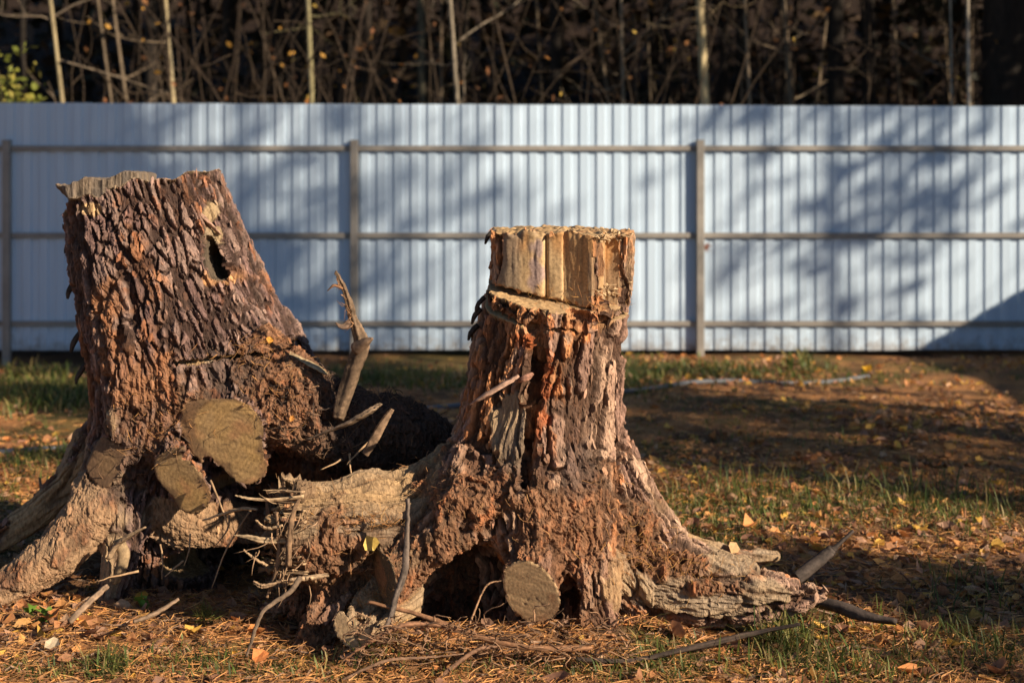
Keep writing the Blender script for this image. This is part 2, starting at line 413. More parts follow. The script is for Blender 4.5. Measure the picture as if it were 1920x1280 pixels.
tree('birch_sapling', 1786, 15.0, 6, 'thin speckled white birch stem nearer the black trunks', (0.46, 0.42, 0.33), (0.1, 0.085, 0.07), 0.01, 0.05, 9, crown_s, 5, bcol=GREY)
tree('birch_sapling', 1818, 14.4, 8, 'speckled white birch stem just left of the widest dark trunk', (0.52, 0.46, 0.36), (0.14, 0.11, 0.09), 0.0, 0.03, 9, crown_s, 5, bcol=GREY)
tree('pine_tree', 1884, 14.6, 92, 'widest dark trunk at the right edge above the fence', DARK, DARK2, 0.0, 0.02, 15, crown_a, 3)
tree('pine_tree', 1567, 17.0, 36, 'straight black trunk in the right third above the fence', DARK, DARK2, 0.003, 0.02, 14, crown_a, 4)
tree('pine_tree', 1628, 19.5, 32, 'dark brown trunk close right of the straight black trunk', DARK, DARK2, -0.01, 0.03, 14, crown_b, 4)
tree('pine_tree', 1042, 18.5, 25, 'dark straight trunk behind the right stump top', DARK, DARK2, 0.0, 0.02, 13, crown_a, 4)
tree('pine_tree', 791, 19.0, 20, 'grey green trunk above the second fence bay', (0.10, 0.09, 0.06), DARK2, 0.0, 0.02, 13, crown_b, 4)
tree('pine_tree', 556, 20.5, 27, 'dark trunk left of the slim greenish trunk', DARK, DARK2, 0.01, 0.02, 13, crown_a, 3)
tree('pine_tree', 283, 19.0, 26, 'dark trunk between the two pale leaning saplings', DARK, DARK2, -0.005, 0.02, 13, crown_b, 4)
tree('pine_tree', 42, 18.0, 14, 'narrow dark trunk near the left edge above the fence', DARK, DARK2, 0.01, 0.02, 12, crown_b, 4)
tree('pine_tree', 1388, 21.0, 20, 'dark trunk just right of the thin brown sapling', DARK, DARK2, 0.0, 0.02, 13, crown_a, 3)
tree('pine_tree', 690, 23.0, 22, 'dim trunk above the first inner fence post', DARK2, DARK, 0.0, 0.02, 13, crown_b, 3)
tree('pine_tree', 1250, 22.5, 18, 'dim trunk left of the brightest pale trunk', DARK2, DARK, 0.01, 0.02, 13, crown_a, 3)

# deeper trees, seen only as dark stems, and unseen trees added at right to shade the wood
def tree_copy(src, loc, rz, s, label, group):
    r = src.copy(); COL.objects.link(r); r.location = loc; r.rotation_euler = (0, 0, rz); r.scale = (s, s, s); r['label'] = label; r['group'] = group
    for ch in src.children:
        c = ch.copy(); COL.objects.link(c); c.parent = r
    return r
srcs = [o for o in COL.objects if o.name.startswith('pine_tree') and o.type == 'EMPTY']
for i in range(44):
    d = rng.uniform(21, 42); px = rng.uniform(-60, 1980); x = (px-960)*d/FPX
    tree_copy(srcs[rng.integers(1, len(srcs))], (x, d, float(gz(x, d))), rng.uniform(0, 6), rng.uniform(.8, 1.2), 'dim dark tree trunk standing deep in the wood', 'dim trees deep in the wood')
for i in range(48):
    x = rng.uniform(8.5, 34); d = rng.uniform(13.5, 34)
    tree_copy(srcs[rng.integers(1, len(srcs))], (x, d, float(gz(x, d))), rng.uniform(0, 6), rng.uniform(.85, 1.2), 'unseen pine beyond the right edge, added to shade the wood', 'unseen shade pines beyond the right edge')

sp_c = crown_mesh('crown', (0, 0, 4.6), (1.3, 1.3, 3.6), 3600, 0.11, PINEG, 30, 9)
for i, (X_, c_) in enumerate(((10.0, 18.1), (12.5, 19.2), (11.0, 20.6), (14.0, 22.0), (12.0, 23.6), (15.0, 25.5), (17.0, 21.0))):  # unseen spruces added past the corner to darken the front of the wood
    Y_ = c_-.65*X_; r = empty('shade_spruce', (X_, Y_, float(gz(X_, Y_))), 'unseen low crowned spruce added beyond the right corner to shade the wood', 'tree', 'added shade spruces beyond the right corner')
    me, P = trunk_mesh(9.5, .12, 0, .03, DARK2, DARK); link('trunk', me, M_TREE, r); c = link('crown', sp_c, M_CROWN, r); c.rotation_euler = (0, 0, i*1.3)

# bare shrubs
def shrub(mb, x, y, h, n, col, spread=0.35, subs=5, leaf=0):
    z = float(gz(x, y)); LP = []
    for i in range(n):
        a = rng.uniform(0, 2*math.pi); c = np.array(col)*rng.uniform(.55, 1.3)
        P, R = limb((x+rng.normal(0, .12), y+rng.normal(0, .12), z-.1), (spread*math.cos(a), spread*math.sin(a), 1), h*rng.uniform(.7, 1.15), rng.uniform(.008, .02), 9, 0.10, 0.0)
        mb.tubes(P, R, 4, c, cap=False)
        for j in range(subs):
            P0 = at_path(P, rng.uniform(.35, .97))
            q, R2 = limb(P0, rng.normal(0, 1, 3)+[0, 0, .35], rng.uniform(.35, 1.1), rng.uniform(.003, .008), 6, 0.28, 0.03)
            mb.tubes(q, R2, 3, c*1.1, cap=False)
            LP += [q[-1], q[3]]
    return LP
def leaf_quads(mb, P, size, cols):
    P = np.array(P); n = len(P)
    u = rng.normal(0, 1, (n, 3)); u /= np.linalg.norm(u, axis=1, keepdims=True)
    v = np.cross(u, rng.normal(0, 1, (n, 3))); v /= np.linalg.norm(v, axis=1, keepdims=True)
    s = (size*(.6+.8*rng.random(n)))[:, None]
    V = np.stack([P-u*s, P+v*s*.6, P+u*s, P-v*s*.6], 1)
    c = np.array(cols)[rng.integers(0, len(cols), n)]
    mb.add(V.reshape(-1, 3), np.arange(4*n).reshape(n, 4), np.repeat(c, 4, 0))
ORL = [(0.42, 0.22, 0.04), (0.35, 0.15, 0.04), (0.45, 0.3, 0.06), (0.25, 0.11, 0.05)]
front = [(60, 13.6, 'tangled pale brown shrub above the fence at far left'), (175, 13.9, 'arching bare shrub with curling twigs left above the fence'), (420, 14.6, 'bare brown shrub above the tall left stump'),
         (500, 14.2, 'thin twiggy shrub left of the slim greenish trunk'), (720, 14.8, 'bare shrub with long slanting boughs above the second bay'), (900, 14.4, 'bare shrub left of the dark trunk behind right stump'),
         (1110, 14.9, 'bare thin shrub right of the dark trunk behind right stump'), (1230, 14.3, 'bare shrub with slanting twig left of the brightest trunk'), (1450, 14.6, 'bare shrub with brown leaves between thin saplings'), (1700, 14.2, 'bare dim shrub between the black trunks')]
for px, d, lab in front:
    x = (px-960)*d/FPX; mb = MB(); LP = shrub(mb, 0, 0, 4.6, 5, (0.06, 0.042, 0.028), 0.3, 5)
    r = empty('bare_shrub', (x, d, float(gz(x, d))), lab, 'shrub', 'bare shrubs along the back of the fence')
    link('stems', mb.mesh('stems'), M_TREE, r, kind='stuff')
    mb = MB(); LP = [LP[i] for i in rng.permutation(len(LP))[:16]]; leaf_quads(mb, LP, .035, ORL); link('leaves', mb.mesh('leaves', False), M_LEAF, r, kind='stuff')
mb = MB(); LPs = []
for i in range(55):
    d = rng.uniform(16, 30); x = rng.uniform(-1.1, 1.1)*d*0.37
    LPs += shrub(mb, x, d, rng.uniform(3.5, 6.5), 5, (0.045, 0.031, 0.022), 0.22, 5)
LPs = [p for p in LPs if rng.random() < .5]
leaf_quads(mb, LPs, .04, [(0.2, 0.09, 0.035), (0.16, 0.07, 0.03), (0.38, 0.2, 0.04), (0.12, 0.06, 0.03)])
link('undergrowth', mb.mesh('undergrowth'), M_TREE, kind='stuff', label='brown tangle of bare twigs and dry leaves in the wood')
for i in range(16):
    px = rng.uniform(20, 1860); d = rng.uniform(17, 23); c = np.array((0.16, 0.12, 0.08))*rng.uniform(.5, 1.3)
    tree('sapling', px, d, rng.uniform(4, 9), 'thin dim sapling among the trunks of the wood', tuple(c), tuple(c*.5), rng.normal(0, .05), rng.uniform(.05, .2), rng.uniform(6, 9), None, 5, 'thin dim saplings in the wood')
# dark young spruces that close the view into the wood
n = 17000; y = rng.uniform(26, 44, n); x = rng.uniform(-.46, .52, n)*y; zz_ = gz(x, y)+rng.random(n)**1.3*9.5
keep = fbm(np.stack([x*.35, y*.2, zz_*.12], -1), 2, 71) > -.45; Pn = np.stack([x, y, zz_], -1)[keep]; n = len(Pn)
u = rng.normal(0, 1, (n, 3)); u[:, 2] *= .5; u /= np.linalg.norm(u, axis=1, keepdims=True); v = np.cross(u, rng.normal(0, 1, (n, 3))); v /= np.linalg.norm(v, axis=1, keepdims=True); s_ = rng.uniform(.12, .34, (n, 1))
cc_ = np.array([(0.018, 0.02, 0.010), (0.026, 0.024, 0.012), (0.075, 0.042, 0.02), (0.05, 0.032, 0.018)])[rng.integers(0, 4, n)]*rng.uniform(.6, 1.4, (n, 1)); cc_[rng.random(n) < .03] = (0.2, 0.11, 0.03)
link('distant_spruces', make_mesh('distant_spruces', np.stack([Pn-u*s_, Pn+v*s_*.45, Pn+u*s_, Pn-v*s_*.45], 1).reshape(-1, 3), np.arange(4*n).reshape(n, 4), np.repeat(cc_, 4, 0), False), M_CROWN, kind='stuff', label='dark mass of young spruces deep in the wood')
x = (12-960)*13.2/FPX; r = empty('leafy_shrub', (x, 13.2, 0), 'yellow green leafy shrub peeping over the fence at left edge', 'shrub')
mb = MB(); LP = shrub(mb, 0, 0, 2.35, 6, (0.15, 0.12, 0.06), .12, 6); link('stems', mb.mesh('stems'), M_TREE, r, kind='stuff')
mb = MB(); leaf_quads(mb, list(np.array([.05, 0, 2.12])+rng.normal(0, 1, (230, 3))*np.array([.13, .12, .2])), .04, [(0.28, 0.28, 0.05), (0.2, 0.22, 0.04), (0.33, 0.28, 0.06)]); link('leaves', mb.mesh('leaves', False), M_LEAF, r, kind='stuff')

# trees right of the frame whose trunks and crowns throw the dappled shade on fence and grass
def shade_tree(X, const, h, rad, n, tw, lab, seed, zc=0.68, size=0.13):
    Yp = const-0.65*X
    r = empty('shade_tree', (X, Yp, float(gz(X, Yp))), lab, 'tree', 'trees right of the frame that shade the yard')
    me, P = trunk_mesh(h, tw, 0.0, 0.08, (0.16, 0.12, 0.09), (0.1, 0.075, 0.055)); link('trunk', me, M_TREE, r)
    link('branches', branch_mesh(P, 22, .35, .95, rad[0]*1.1, tw*.22, (0.12, 0.09, 0.07)), M_TREE, r, kind='stuff')
    link('crown', crown_mesh('crown', (0, 0, h*zc), rad, int(n*2.6), size*.6, [(0.09, 0.08, 0.02), (0.2, 0.13, 0.03), (0.05, 0.07, 0.02)], 26, seed), M_CROWN, r)
for a in [
    (11.0, 5.45, 9.5, (0.9, 0.35, 0.9), 700, 0.17, 'slim low crowned tree right of the frame, nearest the camera', 31, .52),
    (10.5, 7.35, 11.0, (1.0, 0.40, 2.0), 750, 0.15, 'second tree right of the frame', 32, .60),
    (13.5, 8.25, 12.0, (1.0, 0.45, 2.2), 750, 0.15, 'third tree right of the frame', 37, .60),
    (12.5, 9.15, 15.0, (1.2, 0.70, 4.0), 4200, 0.20, 'dense tall crowned tree right of the frame', 33, .62),
    (12.0, 10.2, 12.0, (0.9, 0.6, 2.2), 380, 0.11, 'fourth tree right of the frame', 34),
    (14.0, 11.0, 12.5, (1.0, 0.6, 2.4), 260, 0.08, 'fifth tree right of the frame', 35),
    (13.0, 13.3, 11.0, (1.3, 0.8, 2.0), 300, 0.06, 'sixth tree right of the frame, near the corner', 36)]:
    shade_tree(*a)

# ------------------------------------------------------------------ stumps: one solid each, cut, barked, then taken apart into trunk, roots and sawn faces
def surface_nets(D, org, h):
    ins = D < 0
    c = ins[:-1, :-1, :-1].astype(np.int8)
    cnt = np.zeros_like(c)
    for a in (0, 1):
        for b in (0, 1):
            for g in (0, 1):
                cnt += ins[a:D.shape[0]-1+a, b:D.shape[1]-1+b, g:D.shape[2]-1+g]
    act = (cnt > 0) & (cnt < 8)
    idx = np.full(act.shape, -1, np.int64); I = np.argwhere(act); idx[act] = np.arange(len(I))
    crn = [(a, b, g) for a in (0, 1) for b in (0, 1) for g in (0, 1)]
    vals = {k: D[I[:, 0]+k[0], I[:, 1]+k[1], I[:, 2]+k[2]] for k in crn}
    S = np.zeros((len(I), 3)); n = np.zeros(len(I))
    for p in crn:
        for axn in range(3):
            if p[axn] == 0:
                q = list(p); q[axn] = 1; q = tuple(q)
                v0, v1 = vals[p], vals[q]; m = (v0 < 0) != (v1 < 0)
                t = np.where(m, v0/np.where(m, v0-v1, 1), 0)
                pt = np.tile(np.array(p, float), (len(I), 1)); pt[:, axn] = t
                S += np.where(m[:, None], pt, 0); n += m
    V = (I+S/n[:, None])*h+org
    Q = []
    for axn in range(3):
        sl0 = [slice(1, -1)]*3; sl1 = [slice(1, -1)]*3
        sl0[axn] = slice(0, -1); sl1[axn] = slice(1, None)
        a = ins[tuple(sl0)]; b = ins[tuple(sl1)]
        E = np.argwhere(a != b); sgn = a[tuple(E.T)]
        base = E+1; base[:, axn] -= 1
        u, v = (axn+1) % 3, (axn+2) % 3
        def cell(du, dv):
            k = base.copy(); k[:, u] -= du; k[:, v] -= dv
            return idx[k[:, 0], k[:, 1], k[:, 2]]
        q = np.stack([cell(1, 1), cell(0, 1), cell(0, 0), cell(1, 0)], -1)
        q = np.where(sgn[:, None], q, q[:, ::-1])
        Q.append(q[(q >= 0).all(1)])
    return V, np.concatenate(Q)

def vnormals(V, F):
    a = np.cross(V[F[:, 2]]-V[F[:, 0]], V[F[:, 3]]-V[F[:, 1]])
    n = np.zeros_like(V)
    for k in range(3):
        for j in range(4): n[:, k] += np.bincount(F[:, j], a[:, k], len(V))
    return n/(np.linalg.norm(n, axis=1, keepdims=True)+1e-12)

class Root:
    """a tapering bent limb; cut = (point, normal) saws the end off"""
    def __init__(s, pts, cut=None, kind='bark', flat=1.0, k=0.05):
        s.P = np.array([W(*p[:3]) for p in pts]); s.R = np.array([p[3] for p in pts]); s.kind = kind; s.flat = flat; s.k = k
        s.cut = None
        if cut is not None:
            n = np.array(cut[1], float); s.cut = (W(*cut[0]), n/np.linalg.norm(n))
    def eval(s, p):
        best = np.full(p.shape[:-1], 9.0, p.dtype); sl = np.zeros_like(best); acc = 0.0
        off = np.zeros(p.shape, p.dtype); tan = np.zeros(p.shape, p.dtype)
        for a, b, ra, rb in zip(s.P[:-1], s.P[1:], s.R[:-1], s.R[1:]):
            ab = (b-a).astype(p.dtype); L2 = float(ab@ab); w = p-a.astype(p.dtype)
            t = np.clip((w@ab)/L2, 0, 1)
            o = w-t[..., None]*ab
            o2 = o
            if s.flat != 1.0: o2 = o*np.array([1, 1, 1/s.flat], p.dtype)
            d = np.sqrt((o2*o2).sum(-1))-(ra+(rb-ra)*t)
            m = d < best
            best = np.where(m, d, best); sl = np.where(m, acc+t*math.sqrt(L2), sl)
            off[m] = o[m]; tan[m] = ab/math.sqrt(L2)
            acc += math.sqrt(L2)
        return best, sl, off, tan
    def sdf(s, p):
        d = s.eval(p)[0]
        if s.cut is not None: d = np.maximum(d, (p-s.cut[0].astype(p.dtype))@s.cut[1].astype(p.dtype))
        return d
    def box(s, pad): 
        r = s.R.max()*max(1, s.flat)+pad; return s.P.min(0)-r, s.P.max(0)+r

def smin(a, b, k):
    h = np.clip(.5+.5*(b-a)/k, 0, 1); return b*(1-h)+a*h-k*h*(1-h)

def solid(trunk, roots, carve, lo, hi, h, full=None):
    """union of trunk and roots, carved; evaluated finely only near the surface"""
    def raw(P):
        D = trunk(P).astype(np.float32)
        for r in roots:
            a, b = r.box(0.10)
            m = ((P >= a.astype(np.float32)) & (P <= b.astype(np.float32))).all(-1)
            if m.any(): D[m] = smin(D[m], r.sdf(P[m]), r.k)
        for r in roots:
            if r.cut is not None:
                w_ = P-r.cut[0].astype(np.float32); pd = w_@r.cut[1].astype(np.float32)
                m = ((w_*w_).sum(-1) < (r.R[-1]*2.3)**2) & (pd > -.01)
                if m.any():
                    m[m] = r.eval(P[m])[0] < .035
                    D[m] = np.maximum(D[m], pd[m])
        return D
    lo = np.array(lo); B = 6
    nb = np.ceil((np.array(hi)-lo)/(h*B)).astype(int); n = nb*B
    cen = [lo[i]+(np.arange(nb[i])+.5)*h*B for i in range(3)]
    Pc = np.stack(np.meshgrid(*cen, indexing='ij'), -1).astype(np.float32)
    Dc = raw(Pc); act = np.abs(Dc) < 0.045+h*B*.5
    if full is not None: act |= full(Pc) & (Dc < .05)
    Cc = carve(Pc, Dc.copy()); act |= np.abs(Cc) < 0.02+h*B*.5
    D = np.repeat(np.repeat(np.repeat(np.where(Cc < 0, -1.0, 1.0).astype(np.float32), B, 0), B, 1), B, 2)
    I = np.argwhere(np.repeat(np.repeat(np.repeat(act, B, 0), B, 1), B, 2))
    P = (lo+I*h).astype(np.float32)
    d = np.empty(len(P), np.float32)
    for a in range(0, len(P), 400000):
        p = P[a:a+400000]; d[a:a+400000] = carve(p, raw(p))
    D[I[:, 0], I[:, 1], I[:, 2]] = d
    D[0] = D[-1] = 1; D[:, 0] = D[:, -1] = 1; D[:, :, 0] = D[:, :, -1] = 1
    return surface_nets(D, lo, h)

def table(rows, d):
    """rows of (photo row, left edge, right edge) at distance d -> z, centre x, radius"""
    r = np.array(sorted(rows, key=lambda q: -q[0]), float)
    z = CAMH-(r[:, 0]-HOR)*d/FPX; cx = ((r[:, 1]+r[:, 2])/2-960)*d/FPX; rad = (r[:, 2]-r[:, 1])/2*d/FPX
    zz = np.linspace(z[0], z[-1], 60); cx = np.interp(zz, z, cx); rad = np.interp(zz, z, rad)
    k = np.ones(7)/7; sm = lambda v: np.convolve(np.pad(v, 3, 'edge'), k, 'valid')
    return zz, sm(cx), sm(rad)

# colours of the wood itself
C_GREY = np.array((0.31, 0.215, 0.165)); C_PURP = np.array((0.19, 0.12, 0.10)); C_ORNG = np.array((0.36, 0.17, 0.08)); C_RED = np.array((0.24, 0.085, 0.035))
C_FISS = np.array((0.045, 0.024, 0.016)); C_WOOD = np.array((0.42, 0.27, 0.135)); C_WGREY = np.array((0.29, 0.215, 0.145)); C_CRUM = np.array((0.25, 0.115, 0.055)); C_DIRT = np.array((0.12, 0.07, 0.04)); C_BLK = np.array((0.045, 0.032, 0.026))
C_SAWN = np.array((0.48, 0.29, 0.11)); C_INNER = np.array((0.40, 0.16, 0.07))

def terrace(v, n, sharp=0.75):
    f = np.floor(v*n); t = v*n-f; return (f+ss(sharp, 1.0, t))/n
def bark(q, seed, amp=1.0, flaky=0.5, wide=1.0, grain=0.13, warm=0.44):
    """q: local coordinates, last axis along the grain. returns displacement, colour"""
    w = np.stack([fbm(q*np.array([15, 15, 8])+k*31, 3, seed+k) for k in range(2)]+[0*q[:, 0]], -1)
    qa = (q*np.array([1, 1, grain])+0.012*w*np.array([1, 1, .3]))/wide
    f1, f2, cid = voro(qa/0.036, seed+10); e1 = f2-f1
    qb = q*np.array([1, 1, 0.5])+0.008*w
    g1, g2, c2 = voro(qb/0.020, seed+20); e2 = g2-g1
    rid = np.abs(vnoise((q*np.array([16, 16, 2.6])+w*0.55)/wide, seed+30))
    rid2 = np.abs(vnoise(q*np.array([42, 42, 7.0])+w*0.8, seed+31))
    plate = ss(0.07, 0.22, e1); crack = ss(0.04, 0.13, rid); crack2 = ss(0.0, 0.14, rid2); flake = ss(0.0, .12, e2)
    lay = np.clip(.5+.55*fbm(q*np.array([26, 26, 9])+w*.7, 3, seed+41), 0, .999); ter = terrace(lay, 5)
    fine = fbm(q*np.array([120, 120, 50]), 2, seed+40)
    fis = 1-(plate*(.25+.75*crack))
    d = -0.026*fis - 0.006*(1-crack2) + (cid-.5)*0.010*plate + flaky*((ter-.5)*0.017+(c2-.5)*0.007-0.003*(1-flake)) + 0.0034*fine + 0.006*fbm(q*np.array([8, 8, 4]), 2, seed+50)
    tone = np.clip(warm+0.5*fbm(q*np.array([6, 6, 3]), 3, seed+60)+(c2-.5)*0.5+(ter-.5)*.35, 0, 1)
    col = mix(C_PURP, C_GREY, ss(0.2, .8, cid*.6+ter*.5)); col = mix(col, C_ORNG, ss(.45, .85, tone)); col = mix(col, C_RED, 0.55*ss(.7, 1.0, c2)*ss(.3, .7, tone))
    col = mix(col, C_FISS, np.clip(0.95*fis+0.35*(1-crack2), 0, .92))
    col = col*(0.82+0.36*c2[:, None])
    return d*amp, col
def woodgrain(q, seed):
    g = fbm(q*np.array([60, 60, 2.2]), 3, seed); g2 = np.abs(vnoise(q*np.array([28, 28, 1.3]), seed+5)); g3 = fbm(q*np.array([150, 150, 6]), 2, seed+8)
    cr = 1-ss(0.0, 0.10, g2)
    d = 0.006*g-0.011*cr+0.003*g3+0.008*fbm(q*np.array([12, 12, 4]), 2, seed+9)
    t = np.clip(.5+.5*fbm(q*np.array([8, 8, 2.5]), 3, seed+11)+.2*g, 0, 1)
    col = mix(C_WGREY, C_WOOD, t); col = mix(col, C_DIRT, np.clip(.75*cr+.35*ss(.2, .9, -g3), 0, .85))
    return d, col
def crumble(q, seed):
    w = np.stack([fbm(q*22+k*13, 3, seed+50+k) for k in range(3)], -1)
    f1, f2, c = voro((q*np.array([1, 1, .30])+.014*w)/0.026, seed); g1, g2, c2 = voro((q*np.array([1, 1, .28])+.008*w)/0.011, seed+4)
    lay = terrace(np.clip(.5+.6*fbm(q*np.array([28, 28, 10])+w*.6, 4, seed+9), 0, .999), 5)
    hole = ss(.25, .75, fbm(q*17+w*.5, 3, seed+12))
    d = 0.008*(c-.5)+0.004*(c2-.5)+0.016*(lay-.5)-0.006*(1-ss(0, .15, f2-f1))+0.014*fbm(q*11, 3, seed+7)-.018*hole
    t = c2*.55+lay*.6
    big = ss(-.4, .5, fbm(q*6, 3, seed+15)); col = mix(mix(C_DIRT, C_CRUM*.8, big), mix(C_CRUM, np.array((0.27, 0.165, 0.10)), big*.5), ss(.3, .8, t)); col = mix(col, C_ORNG*np.array((1.1, .85, .7)), .7*ss(.7, 1.0, t)); col = mix(col, C_FISS, np.clip(.6*(1-ss(0, .12, f2-f1))+.5*hole, 0, .8))
    return d, col
def sawn(p, n, seed, base=None):
    """sawn face: fine parallel kerf marks"""
    t = np.cross(n, [0.25, 0, 1.0]); t /= np.linalg.norm(t)
    s = p@np.cross(n, t); u = p@t
    k = fbm(np.stack([s*75, u*5, np.zeros_like(s)], -1), 3, seed)
    d = 0.0005*k
    c = mix(C_SAWN if base is None else base, C_WGREY*.8, .45*ss(.1, .9, fbm(p*9, 3, seed+3)*.5+.4))
    c = mix(c, C_ORNG, .55*ss(.15, .6, fbm(p*11+4, 3, seed+5)))
    return d, c*(1+.16*k[:, None])

def patch(p, pts, soft=0.3, nz=0.35, seed=77):
    """0..1 mask: ellipsoids given as (px, py, d, rx_px, ry_px), ragged edge"""
    m = np.zeros(len(p)); wob = fbm(p*22, 3, seed)*nz
    for px, py, d, rx, ry in pts:
        c = W(px, py, d); s = d/FPX
        e = np.sqrt(((p[:, 0]-c[0])/(rx*s))**2+((p[:, 2]-c[2])/(ry*s))**2+((p[:, 1]-c[1])/0.30)**2)
        m = np.maximum(m, ss(1+soft, 1-soft, e+wob))
    return m

def finish(root_obj, V, F, lab_v, names, disp, nrm, col, kinds_mat):
    """displace and take the solid apart into one mesh per part"""
    V2 = V+nrm*disp[:, None]
    lf = lab_v[F]; lab = np.where((lf[:, 0] == lf[:, 1]) | (lf[:, 0] == lf[:, 2]), lf[:, 0], np.where(lf[:, 1] == lf[:, 2], lf[:, 1], lf[:, 3]))
    out = {}
    for k, nm in enumerate(names):
        f = F[lab == k]
        if len(f) < 12: continue
        u, inv = np.unique(f, return_inverse=True); f = inv.reshape(-1, 4)
        me = make_mesh(nm, V2[u], f, col[u], nm in ('cut_face', 'split_block', 'sawn_top'))
        o = link(nm, me, kinds_mat[k], root_obj); out[k] = o
    return V2, out

VOX = 0.0046
# ---- right stump
dR = 4.25
zR, cxR, rR = table([(400, 917, 1187), (430, 917, 1186), (520, 915, 1184), (560, 902, 1178), (650, 883, 1172), (720, 868, 1167), (800, 848, 1162), (850, 832, 1168), (900, 812, 1180), (940, 815, 1182), (1000, 850, 1160), (1080, 900, 1120), (1250, 930, 1080)], dR)
sR = FPX/dR
zpx = lambda py, d: CAMH-(py-HOR)*d/FPX
xpx = lambda px, d: (px-960)*d/FPX
def trunkR(P):
    x, y, z = P[..., 0], P[..., 1], P[..., 2]
    cx = np.interp(z, zR, cxR); r = np.interp(z, zR, rR)
    dx, dy = x-cx, y-dR; th = np.arctan2(dy, dx)
    fl = ss(zpx(620, dR), zpx(930, dR), z)
    rr = r*(1+0.05*np.sin(3*th+.6)*(.4+fl)+0.035*np.sin(5*th+2.2)*(.5+fl)+0.02*np.sin(8*th+1.0+3*z))
    d = (np.hypot(dx, dy)-rr)*0.95
    top = z-(zpx(433, dR)+0.02*(y-dR)-0.01*(x-0.14)+0.006*np.sin(x*60+y*33))
    return np.maximum(np.maximum(d, top), -(z+0.12))
rootsR = [
    Root([(1120, 930, 4.25, .16), (1205, 1070, 4.19, .165), (1310, 1098, 4.12, .118), (1410, 1112, 4.07, .082), (1490, 1118, 4.05, .052), (1535, 1112, 4.04, .03)], None, 'mixed', k=.06),
    Root([(1200, 1000, 4.45, .06), (1300, 1025, 4.5, .045), (1400, 1040, 4.55, .03), (1452, 1042, 4.58, .016)], None, 'wood', flat=.7),
    Root([(1012, 900, 4.2, .12), (1003, 1010, 4.03, .088), (998, 1090, 3.93, .083), (996, 1160, 3.84, .08)], ((998, 1112, 3.90), (-.32, -.86, -.20)), 'crumb', k=.05),
    Root([(870, 930, 4.22, .16), (760, 985, 4.17, .145), (650, 990, 4.13, .145), (560, 995, 4.11, .140), (500, 1005, 4.11, .10), (470, 1005, 4.11, .05)], None, 'wood', k=.06),
    Root([(800, 1010, 4.12, .10), (765, 1060, 4.02, .075), (725, 1090, 3.96, .068), (680, 1110, 3.92, .066)], ((728, 1087, 3.96), (-.9, -.42, -.08)), 'crumb', k=.03),
    Root([(740, 1120, 4.08, .075), (690, 1150, 3.95, .062), (655, 1185, 3.85, .052), (640, 1215, 3.8, .05)], ((656, 1180, 3.87), (-.35, -.9, .1)), 'wood', k=.03),
    Root([(1080, 920, 4.15, .13), (1105, 1050, 4.03, .085), (1112, 1130, 3.98, .075), (1130, 1190, 3.96, .07)], None, 'crumb', k=.06),
    Root([(900, 900, 4.12, .12), (870, 960, 4.02, .09), (820, 1010, 4.0, .07)], None, 'crumb', k=.06),
    Root([(900, 960, 4.35, .15), (860, 1080, 4.38, .13), (850, 1180, 4.4, .12)], None, 'crumb', k=.06),
    Root([(1060, 960, 4.45, .15), (1080, 1100, 4.6, .13), (1090, 1180, 4.75, .10)], None, 'bark', k=.06),
    Root([(760, 1060, 4.25, .12), (660, 1100, 4.22, .11), (580, 1110, 4.24, .11), (520, 1110, 4.28, .09)], None, 'crumb', k=.05),
    Root([(640, 1120, 4.1, .07), (600, 1170, 4.02, .055), (575, 1215, 3.98, .045)], None, 'crumb', k=.04),
    Root([(1160, 850, 4.25, .05), (1176, 890, 4.22, .045), (1180, 950, 4.2, .05)], None, 'bark', k=.04),
]
z0n = zpx(545, dR)
def notch_plane(x, y): return z0n-0.11*(x-xpx(1045, dR))+0.22*(y-dR)
facet_px = np.array([880, 915, 950, 980, 1017, 1021, 1027, 1050, 1053, 1112, 1122, 1131, 1158, 1164, 1172, 1300])
facet_y = np.array([.0, -.05, -.10, -.115, -.128, -.104, -.125, -.130, -.122, -.178, -.172, -.075, -.085, -.10, -.125, -.15])
